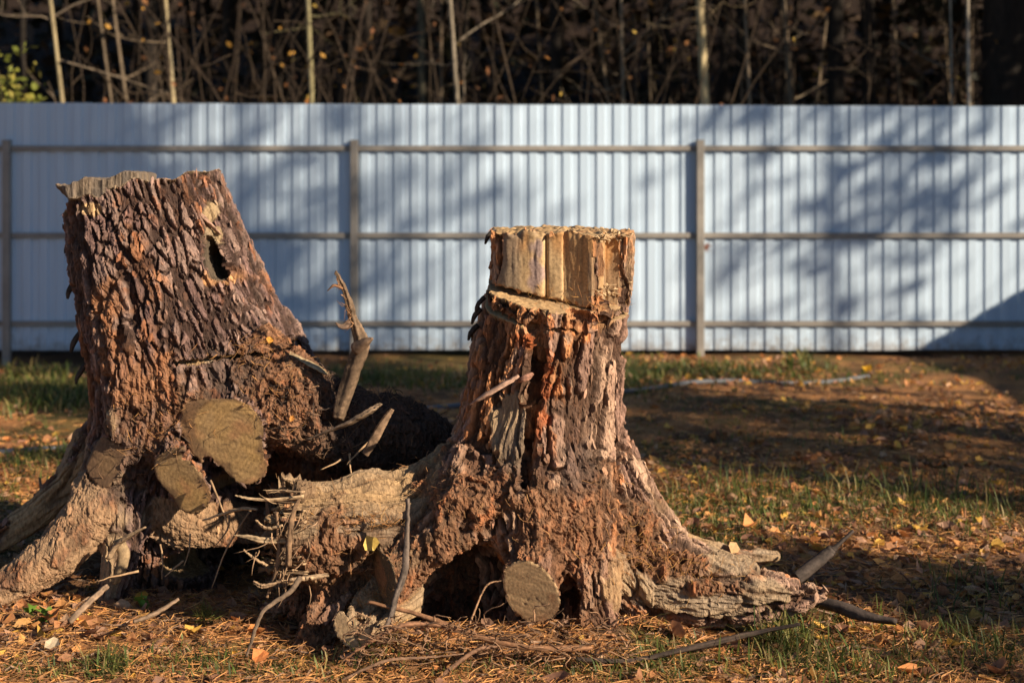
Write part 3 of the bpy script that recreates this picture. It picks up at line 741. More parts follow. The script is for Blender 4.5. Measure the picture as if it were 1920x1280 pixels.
def carveR(P, D):
    x, y, z = P[..., 0], P[..., 1], P[..., 2]
    zn = notch_plane(x, y)
    yf = dR+np.interp(x, xpx(facet_px, dR), facet_y)
    cut = np.minimum(z-zn, (yf-y)*0.9)                               # front of the top split away
    D = np.maximum(D, cut)
    kerf = np.minimum(np.minimum(z-zn, zn+0.006+0.014*ss(xpx(1115, dR), xpx(920, dR), x)-z), np.minimum(dR+0.05-y, xpx(1118, dR)-x))
    D = np.maximum(D, kerf)
    cx = np.interp(z, zR, cxR); r = np.interp(z, zR, rR); rad = np.hypot(x-cx, y-dR)-r
    z2 = zpx(600, dR)-0.07*(x-xpx(1040, dR))+0.30*(y-(dR-.2))
    k2 = np.minimum(np.minimum(z-(z2-.0055), (z2+.0035)-z), rad+0.05)
    k2 = np.where(y < dR+.02, k2, -1)
    D = np.maximum(D, k2)
    # ragged pockets below the notch
    for (px, py, rx, rz, ry) in ((1090, 596, 26, 15, .075), (1126, 592, 7, 26, .06), (1003, 614, 17, 13, .05), (1072, 585, 9, 9, .06), (1108, 578, 8, 7, .05)):
        c = W(px, py, dR-.20); s = dR/FPX
        e = np.sqrt(((x-c[0])/(rx*s))**2+((z-c[2])/(rz*s))**2+((y-c[1])/ry)**2)-1
        D = np.maximum(D, -e*0.02)
    # long rotten slot between bark and bared wood
    c0, c1 = W(1012, 640, dR-.21), W(985, 900, dR-.26)
    t = np.clip((z-c0[2])/(c1[2]-c0[2]), 0, 1); xx = c0[0]+(c1[0]-c0[0])*t; yy = c0[1]+(c1[1]-c0[1])*t
    slot = np.sqrt(((x-xx)/.018)**2+((y-yy)/.05)**2)-1+8*np.maximum(0, np.maximum(z-c0[2], c1[2]-z))
    D = np.maximum(D, -slot*.015)
    # hollow under the stump between the roots
    for (px, py, d, rx, rz, ry) in ((880, 1110, 4.05, 85, 95, .20), (1068, 1120, 3.98, 24, 50, .08)):
        c = W(px, py, d); s = d/FPX
        e = np.sqrt(((x-c[0])/(rx*s))**2+((z-c[2])/(rz*s))**2+((y-c[1])/ry)**2)-1
        D = np.maximum(D, -e*0.08)
    # torn left end of the log
    ex = xpx(555, 4.1)-x
    tn = 0*z; nearend = (ex > -.25) & (ex < .3) & (z < zpx(880, 4.1))
    pp = P[nearend]; tn[nearend] = vnoise(np.stack([pp[..., 0]*4, pp[..., 1]*30, pp[..., 2]*34], -1), 5)+.6*vnoise(np.stack([pp[..., 0]*6, pp[..., 1]*75, pp[..., 2]*80], -1), 6)
    D = np.where((ex > -.16) & (ex < .3) & (z < zpx(880, 4.1)), np.maximum(D, (ex-0.02-0.10*tn)*.2), D)
    return D
V, F = solid(trunkR, rootsR, carveR, (xpx(440, 4.1), 3.68, -0.14), (xpx(1560, 4.1), 4.95, zpx(420, dR)), VOX, lambda P: (P[..., 2] > zpx(640, dR)) | (P[..., 0] < xpx(660, 4.1)) | ((P[..., 1] < 4.15) & (P[..., 0] > xpx(960, dR)) & (P[..., 0] < xpx(1030, dR))))
nrm = vnormals(V, F)
def attributes(V, nrm, trunk, roots, cxf, d0):
    nv = len(V); dT = trunk(V); best = dT.copy(); lab = np.zeros(nv, int)
    cx = cxf(V[:, 2]); q = np.stack([V[:, 0]-cx, V[:, 1]-d0, V[:, 2]], -1); kd = np.array(['bark']*nv, dtype=object)
    cutm = np.full(nv, -1)
    for i, r in enumerate(roots):
        d, s, off, tan = r.eval(V)
        dc = r.sdf(V)
        m = dc < best-0.004
        best = np.where(m, dc, best); lab[m] = i+1; kd[m] = r.kind
        up = np.array([0, 0, 1.0]); A = np.cross(tan, np.where(np.abs(tan[:, 2:3]) > .85, np.array([[1.0, 0, 0]]), up)); A /= np.linalg.norm(A, axis=1, keepdims=True)+1e-9
        B = np.cross(tan, A)
        ql = np.stack([(off*A).sum(1)+i*3.1, (off*B).sum(1), s], -1); q[m] = ql[m]
        if r.cut is not None:
            pd = (V-r.cut[0])@r.cut[1]; on = (np.abs(pd) < .006) & (d < .03) & (nrm@r.cut[1] > .8) & (((V-r.cut[0])**2).sum(1) < (r.R[-1]*2.3)**2)
            cutm[on] = i
    return lab, q, kd, cutm
lab, q, kd, cutm = attributes(V, nrm, trunkR, rootsR, lambda z: np.interp(z, zR, cxR), dR)
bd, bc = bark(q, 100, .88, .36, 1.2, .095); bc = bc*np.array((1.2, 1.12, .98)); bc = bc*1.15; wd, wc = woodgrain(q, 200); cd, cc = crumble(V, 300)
x, y, z = V.T; zn = notch_plane(x, y)
inTop = (z > zn+0.002) & (lab == 0)
radial = np.hypot(x-np.interp(z, zR, cxR), y-dR)-np.interp(z, zR, rR)
splitface = inTop & (radial < -0.022) & (np.abs(nrm[:, 2]) < .6)
flatcut = (lab == 0) & (nrm[:, 2] > .8) & (z > zpx(600, dR))
inner = (lab == 0) & (radial < -0.02) & ~splitface & ~flatcut & (z > zpx(640, dR))
w_wood = np.where(kd == 'wood', ss(-.55, .05, fbm(V*7, 3, 401)+.1), 0.0)
w_wood = np.where(kd == 'mixed', .25*ss(.0, .4, fbm(V*9+9, 3, 402)), w_wood)
w_wood = np.maximum(w_wood, patch(V, [(952, 810, 4.0, 34, 78), (1175, 1085, 4.0, 48, 55), (1250, 1120, 4.0, 75, 38), (1340, 1135, 4.0, 70, 26), (1375, 1060, 4.0, 75, 18), (1430, 1110, 4.0, 50, 26), (655, 940, 4.0, 130, 34), (690, 1010, 4.0, 80, 30), (770, 1060, 3.95, 60, 30)], .2))
w_wood = np.where((z > zpx(560, dR)) & (x > xpx(1172, dR)) & (lab == 0), np.maximum(w_wood, .35), w_wood)
w_crum = np.where(kd == 'crumb', .35+.6*ss(-.3, .35, fbm(V*7+5, 3, 404)), 0.0)
w_crum = np.maximum(w_crum, patch(V, [(900, 925, 4.0, 105, 55), (1010, 960, 4.0, 60, 90), (1100, 980, 4.0, 45, 75), (840, 1040, 4.0, 60, 90), (700, 1075, 4.0, 150, 26), (1240, 1045, 4.1, 70, 26), (1330, 1085, 4.1, 60, 14), (1190, 985, 4.1, 40, 45), (600, 1050, 4.0, 60, 50)], .3))
w_crum = np.where(np.isin(lab, (4,)), np.maximum(w_crum, ss(-.15, .35, fbm(V*8+3, 3, 405)-.08)), w_crum)
wd = np.where(lab == 4, wd*1.5+.022*fbm(V*np.array([7, 12, 12]), 3, 412), wd)
disp = bd*(1-w_wood)*(1-w_crum)+wd*w_wood*(1-w_crum)+cd*w_crum
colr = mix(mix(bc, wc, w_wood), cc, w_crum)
lg = (lab == 4)[:, None]*np.ones(3); colr = np.where(lg > 0, mix(colr, C_DIRT*1.1, .62*ss(-.2, .5, fbm(V*13, 3, 411))*ss(zpx(930, 4.0), zpx(1010, 4.0), z)+.15), colr)
# resin bleeding down the middle, dark blotches low on the trunk, bared inner bark
res = patch(V, [(1024, 720, 4.02, 11, 85), (1010, 800, 4.02, 10, 60), (1000, 640, 4.03, 28, 16)], .35, .8); colr = mix(colr, np.array((0.32, 0.085, 0.025)), .8*res)
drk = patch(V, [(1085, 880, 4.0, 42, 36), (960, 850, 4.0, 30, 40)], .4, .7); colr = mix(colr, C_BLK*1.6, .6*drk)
m = splitface | inner
sg = fbm(np.stack([x*95, y*95, z*3.0], -1), 3, 500); sg2 = np.abs(vnoise(np.stack([x*45, y*45, z*2.2], -1), 506))
tone = ss(-.3, .5, fbm(V*np.array([14, 14, 5]), 2, 503))
wcol = mix(np.array((0.43, 0.29, 0.15)), np.array((0.42, 0.225, 0.09)), tone); wcol = mix(wcol, C_WGREY*.75, .6*ss(.1, .5, fbm(np.stack([x*30, y*30, z*4], -1), 2, 507))); wcol = mix(wcol, C_WGREY*.9, .85*ss(xpx(985, dR), xpx(965, dR), x)); wcol = wcol*(1+.2*sg[:, None]); wcol = mix(wcol, C_DIRT, .4*(1-ss(0, .05, sg2)))
barkrem = patch(V, [(1003, 505, 4.17, 14, 34), (1010, 470, 4.17, 7, 18)], .3, .6); wcol = mix(wcol, np.array((0.34, 0.24, 0.2)), barkrem)
colr[m] = wcol[m]; sg4 = fbm(np.stack([x*45, y*45, z*9], -1), 3, 509); disp[m] = (0.0014*sg-0.0016*(1-ss(0, .06, sg2))+.004*terrace(np.clip(.5+.5*sg4, 0, .999), 4))[m]
colr[inner] = mix(colr[inner], C_INNER, .55); disp[inner] += .004*fbm(V[inner]*60, 2, 77)
fd, fc = sawn(V, np.array([0, -.2, 1.0]), 510, np.array((0.42, 0.27, 0.13))); colr[flatcut] = fc[flatcut]; disp[flatcut] = fd[flatcut]+.004*np.maximum(0, fbm(V[flatcut]*70, 2, 78))
namesR = ['trunk']+['root']*len(rootsR); matsR = [M_STUMP]*(1+len(rootsR))
for i, r in enumerate(rootsR):
    on = cutm == i
    if on.sum() > 30:
        cdp, cco = sawn(V, r.cut[1], 520+i, np.array((0.50, 0.33, 0.17)) if i != 4 else np.array((0.10, 0.075, 0.045)))
        rd = np.linalg.norm(V-r.cut[0], axis=1); ring = np.sin(rd*520+3*fbm(V*20, 2, 90)); cco = cco*(1+.16*ring[:, None])
        ang = np.arctan2(V[:, 2]-r.cut[0][2], V[:, 0]-r.cut[0][0]); ck = (1-ss(.0, .07, np.abs(vnoise(np.stack([ang*1.6, rd*6, 0*rd], -1), 91))))*ss(.06, .03, rd); cco = mix(cco, C_DIRT*.6, .8*ck)
        colr[on] = cco[on]; disp[on] = (cdp-.004*ck)[on]; lab[on] = len(namesR); namesR.append('cut_face'); matsR.append(M_CUT)
lab[splitface] = len(namesR); namesR.append('split_block'); matsR.append(M_CUT)
lab[flatcut] = len(namesR); namesR.append('sawn_top'); matsR.append(M_CUT)
edge = ss(0.03, 0.0, np.abs(z-zpx(433, dR)))*inTop; disp = disp+edge*.006*fbm(V*50, 2, 79)
stumpR = empty('tree_stump', (0, 0, 0), 'shorter upright pine stump with a stepped sawn top and spreading roots', 'stump', None)
VR, partsR = finish(stumpR, V, F, lab, namesR, disp, nrm, np.clip(colr, .01, .9), matsR)
nrmR = nrm; labR = lab; colR = colr; barkR = (1-w_wood)*(1-w_crum)*(~splitface)*(~flatcut)*(cutm < 0)

# ---- left stump: taller, leaning, half lifted on its roots
dL = 4.75
zL, cxL, rL = table([(290, 110, 402), (320, 112, 408), (400, 122, 438), (480, 133, 478), (560, 146, 516), (640, 156, 552), (700, 166, 560), (760, 172, 545), (820, 176, 520), (880, 185, 480), (950, 215, 440), (1050, 240, 400), (1200, 250, 390)], dL)
def topL(x, y):
    z1 = zpx(351, dL)+0.262*(x-xpx(262, dL))-0.10*(y-(dL-.25))+0.010*np.sin(x*31+1)+0.006*np.sin(x*83)
    z2 = zpx(334, dL)+0.16*(x-xpx(178, dL))+0.008*np.sin(x*47)
    spike = (y > dL+.02) & (x < xpx(250, dL))
    return np.where(spike, np.maximum(z1, z2), z1)
def trunkL(P):
    x, y, z = P[..., 0], P[..., 1], P[..., 2]
    cx = np.interp(z, zL, cxL); r = np.interp(z, zL, rL)
    dx, dy = x-cx, y-dL; th = np.arctan2(dy, dx)
    fl = ss(zpx(560, dL), zpx(860, dL), z)
    rr = r*(1+0.035*np.sin(3*th+1.1)*(.5+fl)+0.03*np.sin(5*th+.3)*(.4+1.4*fl)+0.02*np.sin(9*th+2*z))
    # the rear left wedge leans out past the rim
    rr = rr+0.10*ss(zpx(400, dL), zpx(330, dL), z)*ss(.0, .15, y-dL)*ss(0.05, -.12, x-cx)
    d = (np.hypot(dx, dy)-rr)*0.9
    return np.maximum(np.maximum(d, (z-topL(x, y))*.9), -(z+0.12))
cutn1, cutn2 = (-.22, -.93, -.10), (-.30, -.90, -.12)
rootsL = [
    Root([(450, 680, 4.62, .15), (560, 765, 4.52, .145), (660, 800, 4.52, .125), (760, 815, 4.56, .11), (850, 850, 4.62, .08)], None, 'crumb', k=.07),
    Root([(420, 740, 4.62, .14), (430, 808, 4.40, .105), (432, 822, 4.20, .105)], ((437, 835, 4.385), cutn1), 'bark', k=.05),
    Root([(450, 800, 4.6, .10), (465, 875, 4.40, .060), (468, 885, 4.20, .058)], ((437, 835, 4.385), cutn1), 'bark', k=.05),
    Root([(330, 780, 4.65, .12), (335, 878, 4.40, .072), (338, 886, 4.18, .070)], ((345, 905, 4.36), cutn2), 'bark', k=.04),
    Root([(345, 830, 4.62, .10), (362, 928, 4.40, .056), (366, 938, 4.18, .054)], ((345, 905, 4.36), cutn2), 'bark', k=.04),
    Root([(225, 800, 4.65, .09), (205, 865, 4.50, .044), (200, 878, 4.40, .040)], ((203, 872, 4.46), (-.35, -.9, .15)), 'bark', k=.04),
    Root([(230, 850, 4.62, .11), (175, 960, 4.50, .092), (110, 1035, 4.45, .078), (40, 1085, 4.42, .062), (-40, 1125, 4.40, .052), (-140, 1150, 4.36, .045)], None, 'dirt', k=.06),
    Root([(195, 830, 4.85, .10), (130, 910, 4.82, .066), (50, 975, 4.78, .052), (-50, 1035, 4.74, .048), (-150, 1080, 4.7, .04)], None, 'wood', k=.06),
    Root([(290, 860, 4.65, .12), (330, 960, 4.60, .10), (420, 1000, 4.66, .095), (520, 1000, 4.75, .08)], None, 'dirt', k=.06),
    Root([(250, 880, 4.58, .09), (240, 990, 4.50, .065), (225, 1060, 4.46, .055), (215, 1110, 4.44, .05)], None, 'wood', k=.05),
    Root([(380, 720, 4.9, .2), (420, 900, 5.0, .18), (460, 1060, 5.1, .14)], None, 'bark', k=.08),
    Root([(300, 860, 4.95, .16), (260, 1000, 5.1, .12), (220, 1080, 5.2, .09)], None, 'bark', k=.08),
    Root([(515, 615, 4.85, .07), (570, 682, 4.75, .05), (608, 712, 4.7, .02)], None, 'bark', k=.05),
    Root([(480, 830, 4.85, .15), (600, 880, 4.85, .14), (720, 890, 4.8, .13), (850, 900, 4.75, .11)], None, 'crumb', k=.07),
]
def carveL(P, D):
    x, y, z = P[..., 0], P[..., 1], P[..., 2]
    def ell(D, px, py, d, rx, rz, ry, rot=0.0):
        c = W(px, py, d); s = d/FPX; ca, sa = math.cos(rot), math.sin(rot)
        u = (x-c[0])*ca+(z-c[2])*sa; v = -(x-c[0])*sa+(z-c[2])*ca
        e = np.sqrt((u/(rx*s))**2+(v/(rz*s))**2+((y-c[1])/ry)**2)-1
        return np.maximum(D, -e*min(rx*s, ry))
    yf = dL-.27
    D = ell(D, 404, 490, yf+.07, 17, 37, .16, .32); D = ell(D, 394, 462, yf+.05, 10, 22, .09, .4); D = ell(D, 414, 512, yf+.08, 17, 13, .12)
    D = ell(D, 250, 640, yf, 10, 60, .05, .1); D = ell(D, 232, 570, yf+.02, 8, 50, .05, .1)
    D = ell(D, 250, 925, 4.42, 22, 34, .08, -.2)                       # black gap between the small cut roots
    D = ell(D, 480, 915, 4.55, 90, 34, .22)                            # hollow under the big flare
    D = ell(D, 430, 1060, 4.62, 130, 42, .30)
    zc = zpx(650, dL)+0.10*(x-xpx(470, dL)); D = np.where((x > xpx(370, dL)) & (x < xpx(570, dL)) & (y < dL), np.maximum(D, np.minimum(np.abs(z-zc)*-1+.006, .05+D)), D)
    # splinter wedge stands apart from the rim
    D = np.where((x < xpx(262, dL)), np.maximum(D, np.minimum(np.minimum((y-(dL-.16)), (dL+.03)-y), z-(zpx(392, dL)+.2*(x-xpx(150, dL))))), D)
    return D
V, F = solid(trunkL, rootsL, carveL, (xpx(-150, 4.4), 4.12, -0.14), (xpx(880, 4.6), 5.2, zpx(298, dL)), VOX, lambda P: P[..., 2] > zpx(430, dL))
nrm = vnormals(V, F)
lab, q, kd, cutm = attributes(V, nrm, trunkL, rootsL, lambda z: np.interp(z, zL, cxL), dL)
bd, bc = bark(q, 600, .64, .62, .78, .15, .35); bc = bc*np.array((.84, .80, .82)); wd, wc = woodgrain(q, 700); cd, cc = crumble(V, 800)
x, y, z = V.T
isr = kd != 'bark'
w_wood = np.where(kd == 'wood', ss(-.5, .1, fbm(V*7, 3, 811)+.2), 0.0)
w_wood = np.maximum(w_wood, patch(V, [(385, 400, 4.5, 13, 26), (392, 440, 4.5, 13, 26), (590, 690, 4.5, 40, 10), (215, 905, 4.4, 14, 22), (215, 790, 4.5, 16, 30)], .2, .4))
w_crum = np.where(kd == 'crumb', .9, 0.0); dirt = kd == 'dirt'
w_crum = np.where(dirt, .85*ss(-.6, .2, fbm(V*6, 2, 813)+.2), w_crum)
w_crum = np.maximum(w_crum, patch(V, [(270, 820, 4.5, 60, 70), (300, 740, 4.5, 90, 60), (560, 740, 4.4, 60, 60), (200, 600, 4.5, 30, 60)], .35, .6)*.75)
disp = bd*(1-w_wood)*(1-w_crum)+wd*w_wood*(1-w_crum)+cd*np.where(dirt, .45, 1.0)*w_crum
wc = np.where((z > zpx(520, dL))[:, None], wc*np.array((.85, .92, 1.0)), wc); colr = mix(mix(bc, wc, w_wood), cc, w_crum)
colr[dirt] = mix(colr[dirt], np.array((0.36, 0.23, 0.13)), .7*ss(-.4, .4, fbm(V[dirt]*9, 3, 815)+.1))
rust = patch(V, [(205, 575, 4.5, 35, 40), (420, 520, 4.5, 26, 12), (260, 690, 4.5, 60, 50)], .4, .8); colr = mix(colr, C_CRUM*1.2, .5*rust)
orng = patch(V, [(412, 524, 4.5, 22, 10), (395, 505, 4.5, 8, 16)], .3, .6); colr = mix(colr, np.array((0.50, 0.26, 0.10)), .5*orng)
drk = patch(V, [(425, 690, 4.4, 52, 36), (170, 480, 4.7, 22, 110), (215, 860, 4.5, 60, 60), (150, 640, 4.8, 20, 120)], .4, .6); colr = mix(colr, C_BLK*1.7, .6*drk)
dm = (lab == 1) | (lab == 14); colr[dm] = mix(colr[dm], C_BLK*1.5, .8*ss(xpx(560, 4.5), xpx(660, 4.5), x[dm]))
# bared wood inside hole and split top; shade in the hole painted darker
ins_ = (lab == 0) & (trunkL(V) < -.03)
dgr = fbm(np.stack([x*80, y*80, z*3], -1), 3, 830)
wcol = mix(C_WGREY, C_WOOD*.8, ss(-.3, .5, fbm(V*9, 2, 831)))*(1+.25*dgr[:, None]); hole_shade = (np.hypot(x-xpx(403, 4.55), z-zpx(492, 4.55)) < .14)[:, None]; wcol = np.where(hole_shade, wcol*.32, wcol); colr[ins_] = wcol[ins_]; disp[ins_] = (.003*dgr)[ins_]
wedge = (lab == 0) & (z > zpx(402, dL)+.26*(x-xpx(120, dL))) & (y > dL-.02) & (x < xpx(275, dL))
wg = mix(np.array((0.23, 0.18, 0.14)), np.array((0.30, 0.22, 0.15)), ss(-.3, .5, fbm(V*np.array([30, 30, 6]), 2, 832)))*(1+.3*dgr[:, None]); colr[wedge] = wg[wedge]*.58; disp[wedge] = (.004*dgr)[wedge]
topc = (lab == 0) & (nrm[:, 2] > .7) & (z > zpx(400, dL)) & ~wedge
fd, fc = sawn(V, np.array([.2, 0, 1.0]), 840, np.array((0.3, 0.22, 0.14))); colr[topc] = fc[topc]; disp[topc] = fd[topc]
chipw = patch(V, [(168, 392, 4.5, 24, 11)], .2, .3)*(lab == 0); colr = mix(colr, np.array((0.5, 0.33, 0.17)), chipw)
namesL = ['trunk']+['root']*len(rootsL); matsL = [M_STUMP]*(1+len(rootsL))
faces_ = {}
for i, r in enumerate(rootsL):
    on = cutm == i
    key = tuple(r.cut[1]) if r.cut is not None else None
    if on.sum() > 30:
        cdp, cco = sawn(V, r.cut[1], 850+int(abs(r.cut[1][0])*10), np.array((0.40, 0.245, 0.095)) if i != 5 else np.array((0.2, 0.12, 0.06)))
        rd = np.linalg.norm((V-r.cut[0])*np.array([1, 1, .8]), axis=1); ring = np.sin(rd*430+4*fbm(V*16, 2, 90)); cco = cco*(1+.15*ring[:, None])
        edge = ss(.0, -.018, np.minimum(np.minimum(*[rootsL[j].eval(V)[0] for j in (1, 2)]), 9) if i in (1, 2) else np.minimum(*[rootsL[j].eval(V)[0] for j in (3, 4)]) if i in (3, 4) else r.eval(V)[0])
        cco = mix(C_DIRT*1.2, cco, .25+.75*edge)
        ang = np.arctan2(V[:, 2]-r.cut[0][2], V[:, 0]-r.cut[0][0]); ck = (1-ss(.0, .05, np.abs(vnoise(np.stack([ang*1.3, rd*5, 0*rd], -1), 93+i//2))))*ss(.10, .06, rd); cco = mix(cco, C_DIRT*.6, .7*ck)
        colr[on] = cco[on]; disp[on] = cdp[on]
        if key not in faces_: faces_[key] = len(namesL); namesL.append('cut_face'); matsL.append(M_CUT)
        lab[on] = faces_[key]
lab[wedge] = len(namesL); namesL.append('splinter_wedge'); matsL.append(M_STUMP)
stumpL = empty('tree_stump', (0, 0, 0), 'taller leaning pine stump on the left with sawn roots and a bark hole', 'stump', None)
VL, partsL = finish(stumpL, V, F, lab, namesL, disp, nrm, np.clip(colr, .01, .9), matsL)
nrmL = nrm; colL = colr; barkL = (1-w_wood)*(1-w_crum)*(cutm < 0)*(~wedge)*(~ins_)

# ------------------------------------------------------------------ finding a spot on a stump
def project(V): return np.stack([960+V[:, 0]*FPX/V[:, 1], HOR-(V[:, 2]-CAMH)*FPX/V[:, 1]], -1)
def zgrid(V):
    pr = project(V); g = np.full((700, 400), -1, np.int64); o = np.argsort(-V[:, 1])
    ix = np.clip((pr[o, 0]+200)//4, 0, 699).astype(int); iy = np.clip((pr[o, 1]+100)//4, 0, 399).astype(int)
    g[ix, iy] = o; return g
gridR, gridL = zgrid(VR), zgrid(VL)
def spot(px, py, which='R', tol=5):
    """nearest surface point of a stump seen at a photo position, and its normal"""
    Vv, g, nn = (VR, gridR, nrmR) if which == 'R' else (VL, gridL, nrmL)
    ix, iy = int((px+200)//4), int((py+100)//4)
    for r in (0, 1, 2, 4, 8, 16, 40):
        k = g[max(0, ix-r):ix+r+1, max(0, iy-r):iy+r+1].ravel(); k = k[k >= 0]
        if len(k):
            i = k[np.argmin(Vv[k, 1])]; return Vv[i].copy(), nn[i].copy()

# loose bark flakes all over both stumps
def flakes(V, nrm, col, w, n, seed):
    r = np.random.default_rng(seed); w = w*np.clip(.3-nrm[:, 1], 0, 1); i = r.choice(len(V), n, p=w/w.sum())
    p, nn, c = V[i], nrm[i], col[i]
    up = np.array([0, 0, 1.0])+r.normal(0, .25, (n, 3)); up -= nn*(up*nn).sum(1, keepdims=True); up /= np.linalg.norm(up, axis=1, keepdims=True)+1e-9
    sd = np.cross(nn, up); tilt = r.normal(0, .12, (n, 1)); tl2 = r.normal(0, .2, (n, 1))
    up2 = up+nn*tilt; sd2 = sd+nn*tl2
    L_ = (.005+.012*r.random((n, 1))**3); B_ = L_*(.22+.3*r.random((n, 1)))
    p = p+nn*.0012
    j = lambda: 1+.5*(r.random((n, 1))-.5)
    V_ = np.stack([p-up2*L_*j(), p+sd2*B_*j()-up2*L_*.4, p+sd2*B_*j()+up2*L_*.5, p+up2*L_*j(), p-sd2*B_*j()+up2*L_*.4, p-sd2*B_*j()-up2*L_*.5, p+nn*.0022], 1)
    k = np.arange(6); t = np.stack([k, (k+1) % 6, np.full(6, 6)], -1)
    F_ = (t[None]+(np.arange(n)*7)[:, None, None]).reshape(-1, 3)
    cc = np.clip(c*(.75+.7*r.random((n, 1)))+np.array((.02, .008, .002)), .01, .7)
    return make_mesh('bark_flakes', V_.reshape(-1, 3), F_, np.repeat(cc, 7, 0), False)
link('bark_flakes', flakes(VR, nrmR, colR, barkR, 2600, 1), M_CHIP, stumpR, kind='stuff')
link('bark_flakes', flakes(VL, nrmL, colL, barkL, 3600, 2), M_CHIP, stumpL, kind='stuff')

# ------------------------------------------------------------------ splinters, rootlets and sticks
def smooth_path(pts, K):
    pts = np.array(pts, float); t = np.linspace(0, len(pts)-1, K)
    i = np.clip(np.floor(t).astype(int), 0, len(pts)-2); f = (t-i)[:, None]
    p0 = pts[np.maximum(i-1, 0)]; p1 = pts[i]; p2 = pts[i+1]; p3 = pts[np.minimum(i+2, len(pts)-1)]
    return .5*((2*p1)+(p2-p0)*f+(2*p0-5*p1+4*p2-p3)*f*f+(3*p1-p0-3*p2+p3)*f**3)
def stick(name, pts, parent, col, S=8, K=18, squash=.8, rnd=.12, mat=None, wob=.0006, label=None, cat=None, group=None):
    """pts: (px, py, d, radius in photo pixels)"""
    if S > 5: S, K = int(S*1.6), int(K*1.6)
    A = np.array([np.append(W(*p[:3]), p[3]*p[2]/FPX) for p in pts]); A = smooth_path(A, K)
    P = A[:, :3]+rng.normal(0, wob, (K, 3)); R = np.maximum(A[:, 3], .0006)
    mb = MB(); mb.tubes(P, R, S, None, squash, False, 0)
    th = np.arange(S)*2*math.pi/S; sl_ = np.linspace(0, 1, K)*np.linalg.norm(P[-1]-P[0]); sd_ = rng.uniform(0, 50)
    qq = np.stack(np.broadcast_arrays(np.cos(th)[None]*2.4+sd_, np.sin(th)[None]*2.4, sl_[:, None]*7), -1).reshape(-1, 3)
    rg = 1+rnd*(1.6*vnoise(qq, 3)+1.0*vnoise(qq*np.array([2.4, 2.4, 1.5]), 4)); ctr = np.repeat(P, S, 0)
    V = ctr+(mb.V[0]-ctr)*rg[:, None]; F_ = mb.F[4][0]; V = np.concatenate([V, P[:1], P[-1:]]); jj_ = np.arange(S)
    caps = np.concatenate([np.stack([(jj_+1) % S, jj_, np.full(S, K*S)], -1), np.stack([(K-1)*S+jj_, (K-1)*S+(jj_+1) % S, np.full(S, K*S+1)], -1)])
    mb.V = [V]; mb.F = {3: [caps], 4: [F_]}; mb.n = len(V); mb.C = []
    n = mb.n; g = fbm(V*60, 2, 5)+(np.append(rg, [1, 1])-1)/max(rnd, .05)*.5
    c = np.array(col)*(1+.35*g[:, None]+.1*rng.normal(0, 1, (n, 1))); c = np.clip(c, .01, .8)
    mb.C = [c]; mb.V = [V]
    return link(name, mb.mesh(name), mat or M_TWIG, parent, None, label, cat, group)
CW1, CW2, CR, CD = (0.40, 0.28, 0.16), (0.30, 0.22, 0.15), (0.24, 0.13, 0.075), (0.06, 0.045, 0.035)
# broken root standing up between the stumps
so_ = stick('broken_root', [(636, 785, 4.38, 9), (648, 740, 4.38, 14), (661, 690, 4.37, 15), (676, 648, 4.36, 17), (672, 622, 4.36, 12), (662, 592, 4.35, 7), (657, 572, 4.34, 7), (648, 548, 4.34, 5), (640, 530, 4.34, 4.5), (629, 508, 4.34, 2)], stumpL, (0.15, 0.098, 0.06), 12, 46, .62, .32, wob=.001)
stick('stub', [(672, 650, 4.36, 16), (688, 640, 4.33, 9), (698, 634, 4.31, 2)], so_, (0.17, 0.11, 0.07), 7, 8, .8, .2)
stick('stub', [(655, 606, 4.35, 7), (640, 612, 4.33, 5), (630, 605, 4.32, 2)], so_, (0.12, 0.075, 0.05), 6, 8, .8, .3)
stick('stub', [(642, 540, 4.34, 4), (626, 535, 4.33, 3), (614, 545, 4.33, 1)], so_, (0.22, 0.11, 0.055), 6, 8, .8, .3)
for k in range(16):
    t = rng.uniform(.05, 1); bx_, by_ = 629+t*38, 508+t*110
    stick('frayed_fibre', [(bx_, by_, 4.34, .9), (bx_-rng.uniform(2, 8), by_+rng.uniform(-10, 10), 4.33, .6), (bx_-rng.uniform(-6, 18), by_+rng.uniform(-14, 22), 4.33, .3)], so_, (0.3, 0.16, 0.08), 3, 5, 1, 0)
# slabs of split wood in front of it
stick('splinter', [(578, 823, 4.30, 4), (620, 806, 4.27, 7), (660, 790, 4.25, 11), (695, 770, 4.24, 13), (714, 756, 4.24, 7)], stumpL, (0.22, 0.15, 0.095), 8, 24, .4, .25)
stick('splinter', [(684, 852, 4.25, 6), (700, 825, 4.24, 8), (716, 796, 4.24, 7), (735, 766, 4.25, 4)], stumpL, (0.2, 0.125, 0.075), 8, 20, .4, .25)
stick('splinter', [(540, 660, 4.52, 6), (570, 676, 4.5, 9), (595, 690, 4.48, 10), (613, 702, 4.47, 5)], stumpL, (0.38, 0.28, 0.16), 7, 14, .4, .2)
stick('splinter', [(205, 1045, 4.36, 8), (218, 1022, 4.35, 9), (240, 1005, 4.33, 8), (272, 988, 4.31, 3)], stumpL, (0.28, 0.19, 0.115), 7, 14, .5, .3)
stick('splinter', [(380, 975, 4.30, 3), (420, 962, 4.28, 4.5), (455, 953, 4.27, 5), (482, 955, 4.26, 3)], stumpL, (0.5, 0.33, 0.18), 6, 12, .6, .2)
stick('splinter', [(218, 1010, 4.36, 9), (230, 1042, 4.36, 12), (224, 1075, 4.36, 9), (215, 1095, 4.37, 4)], stumpL, (0.26, 0.18, 0.1), 8, 14, .35, .3)
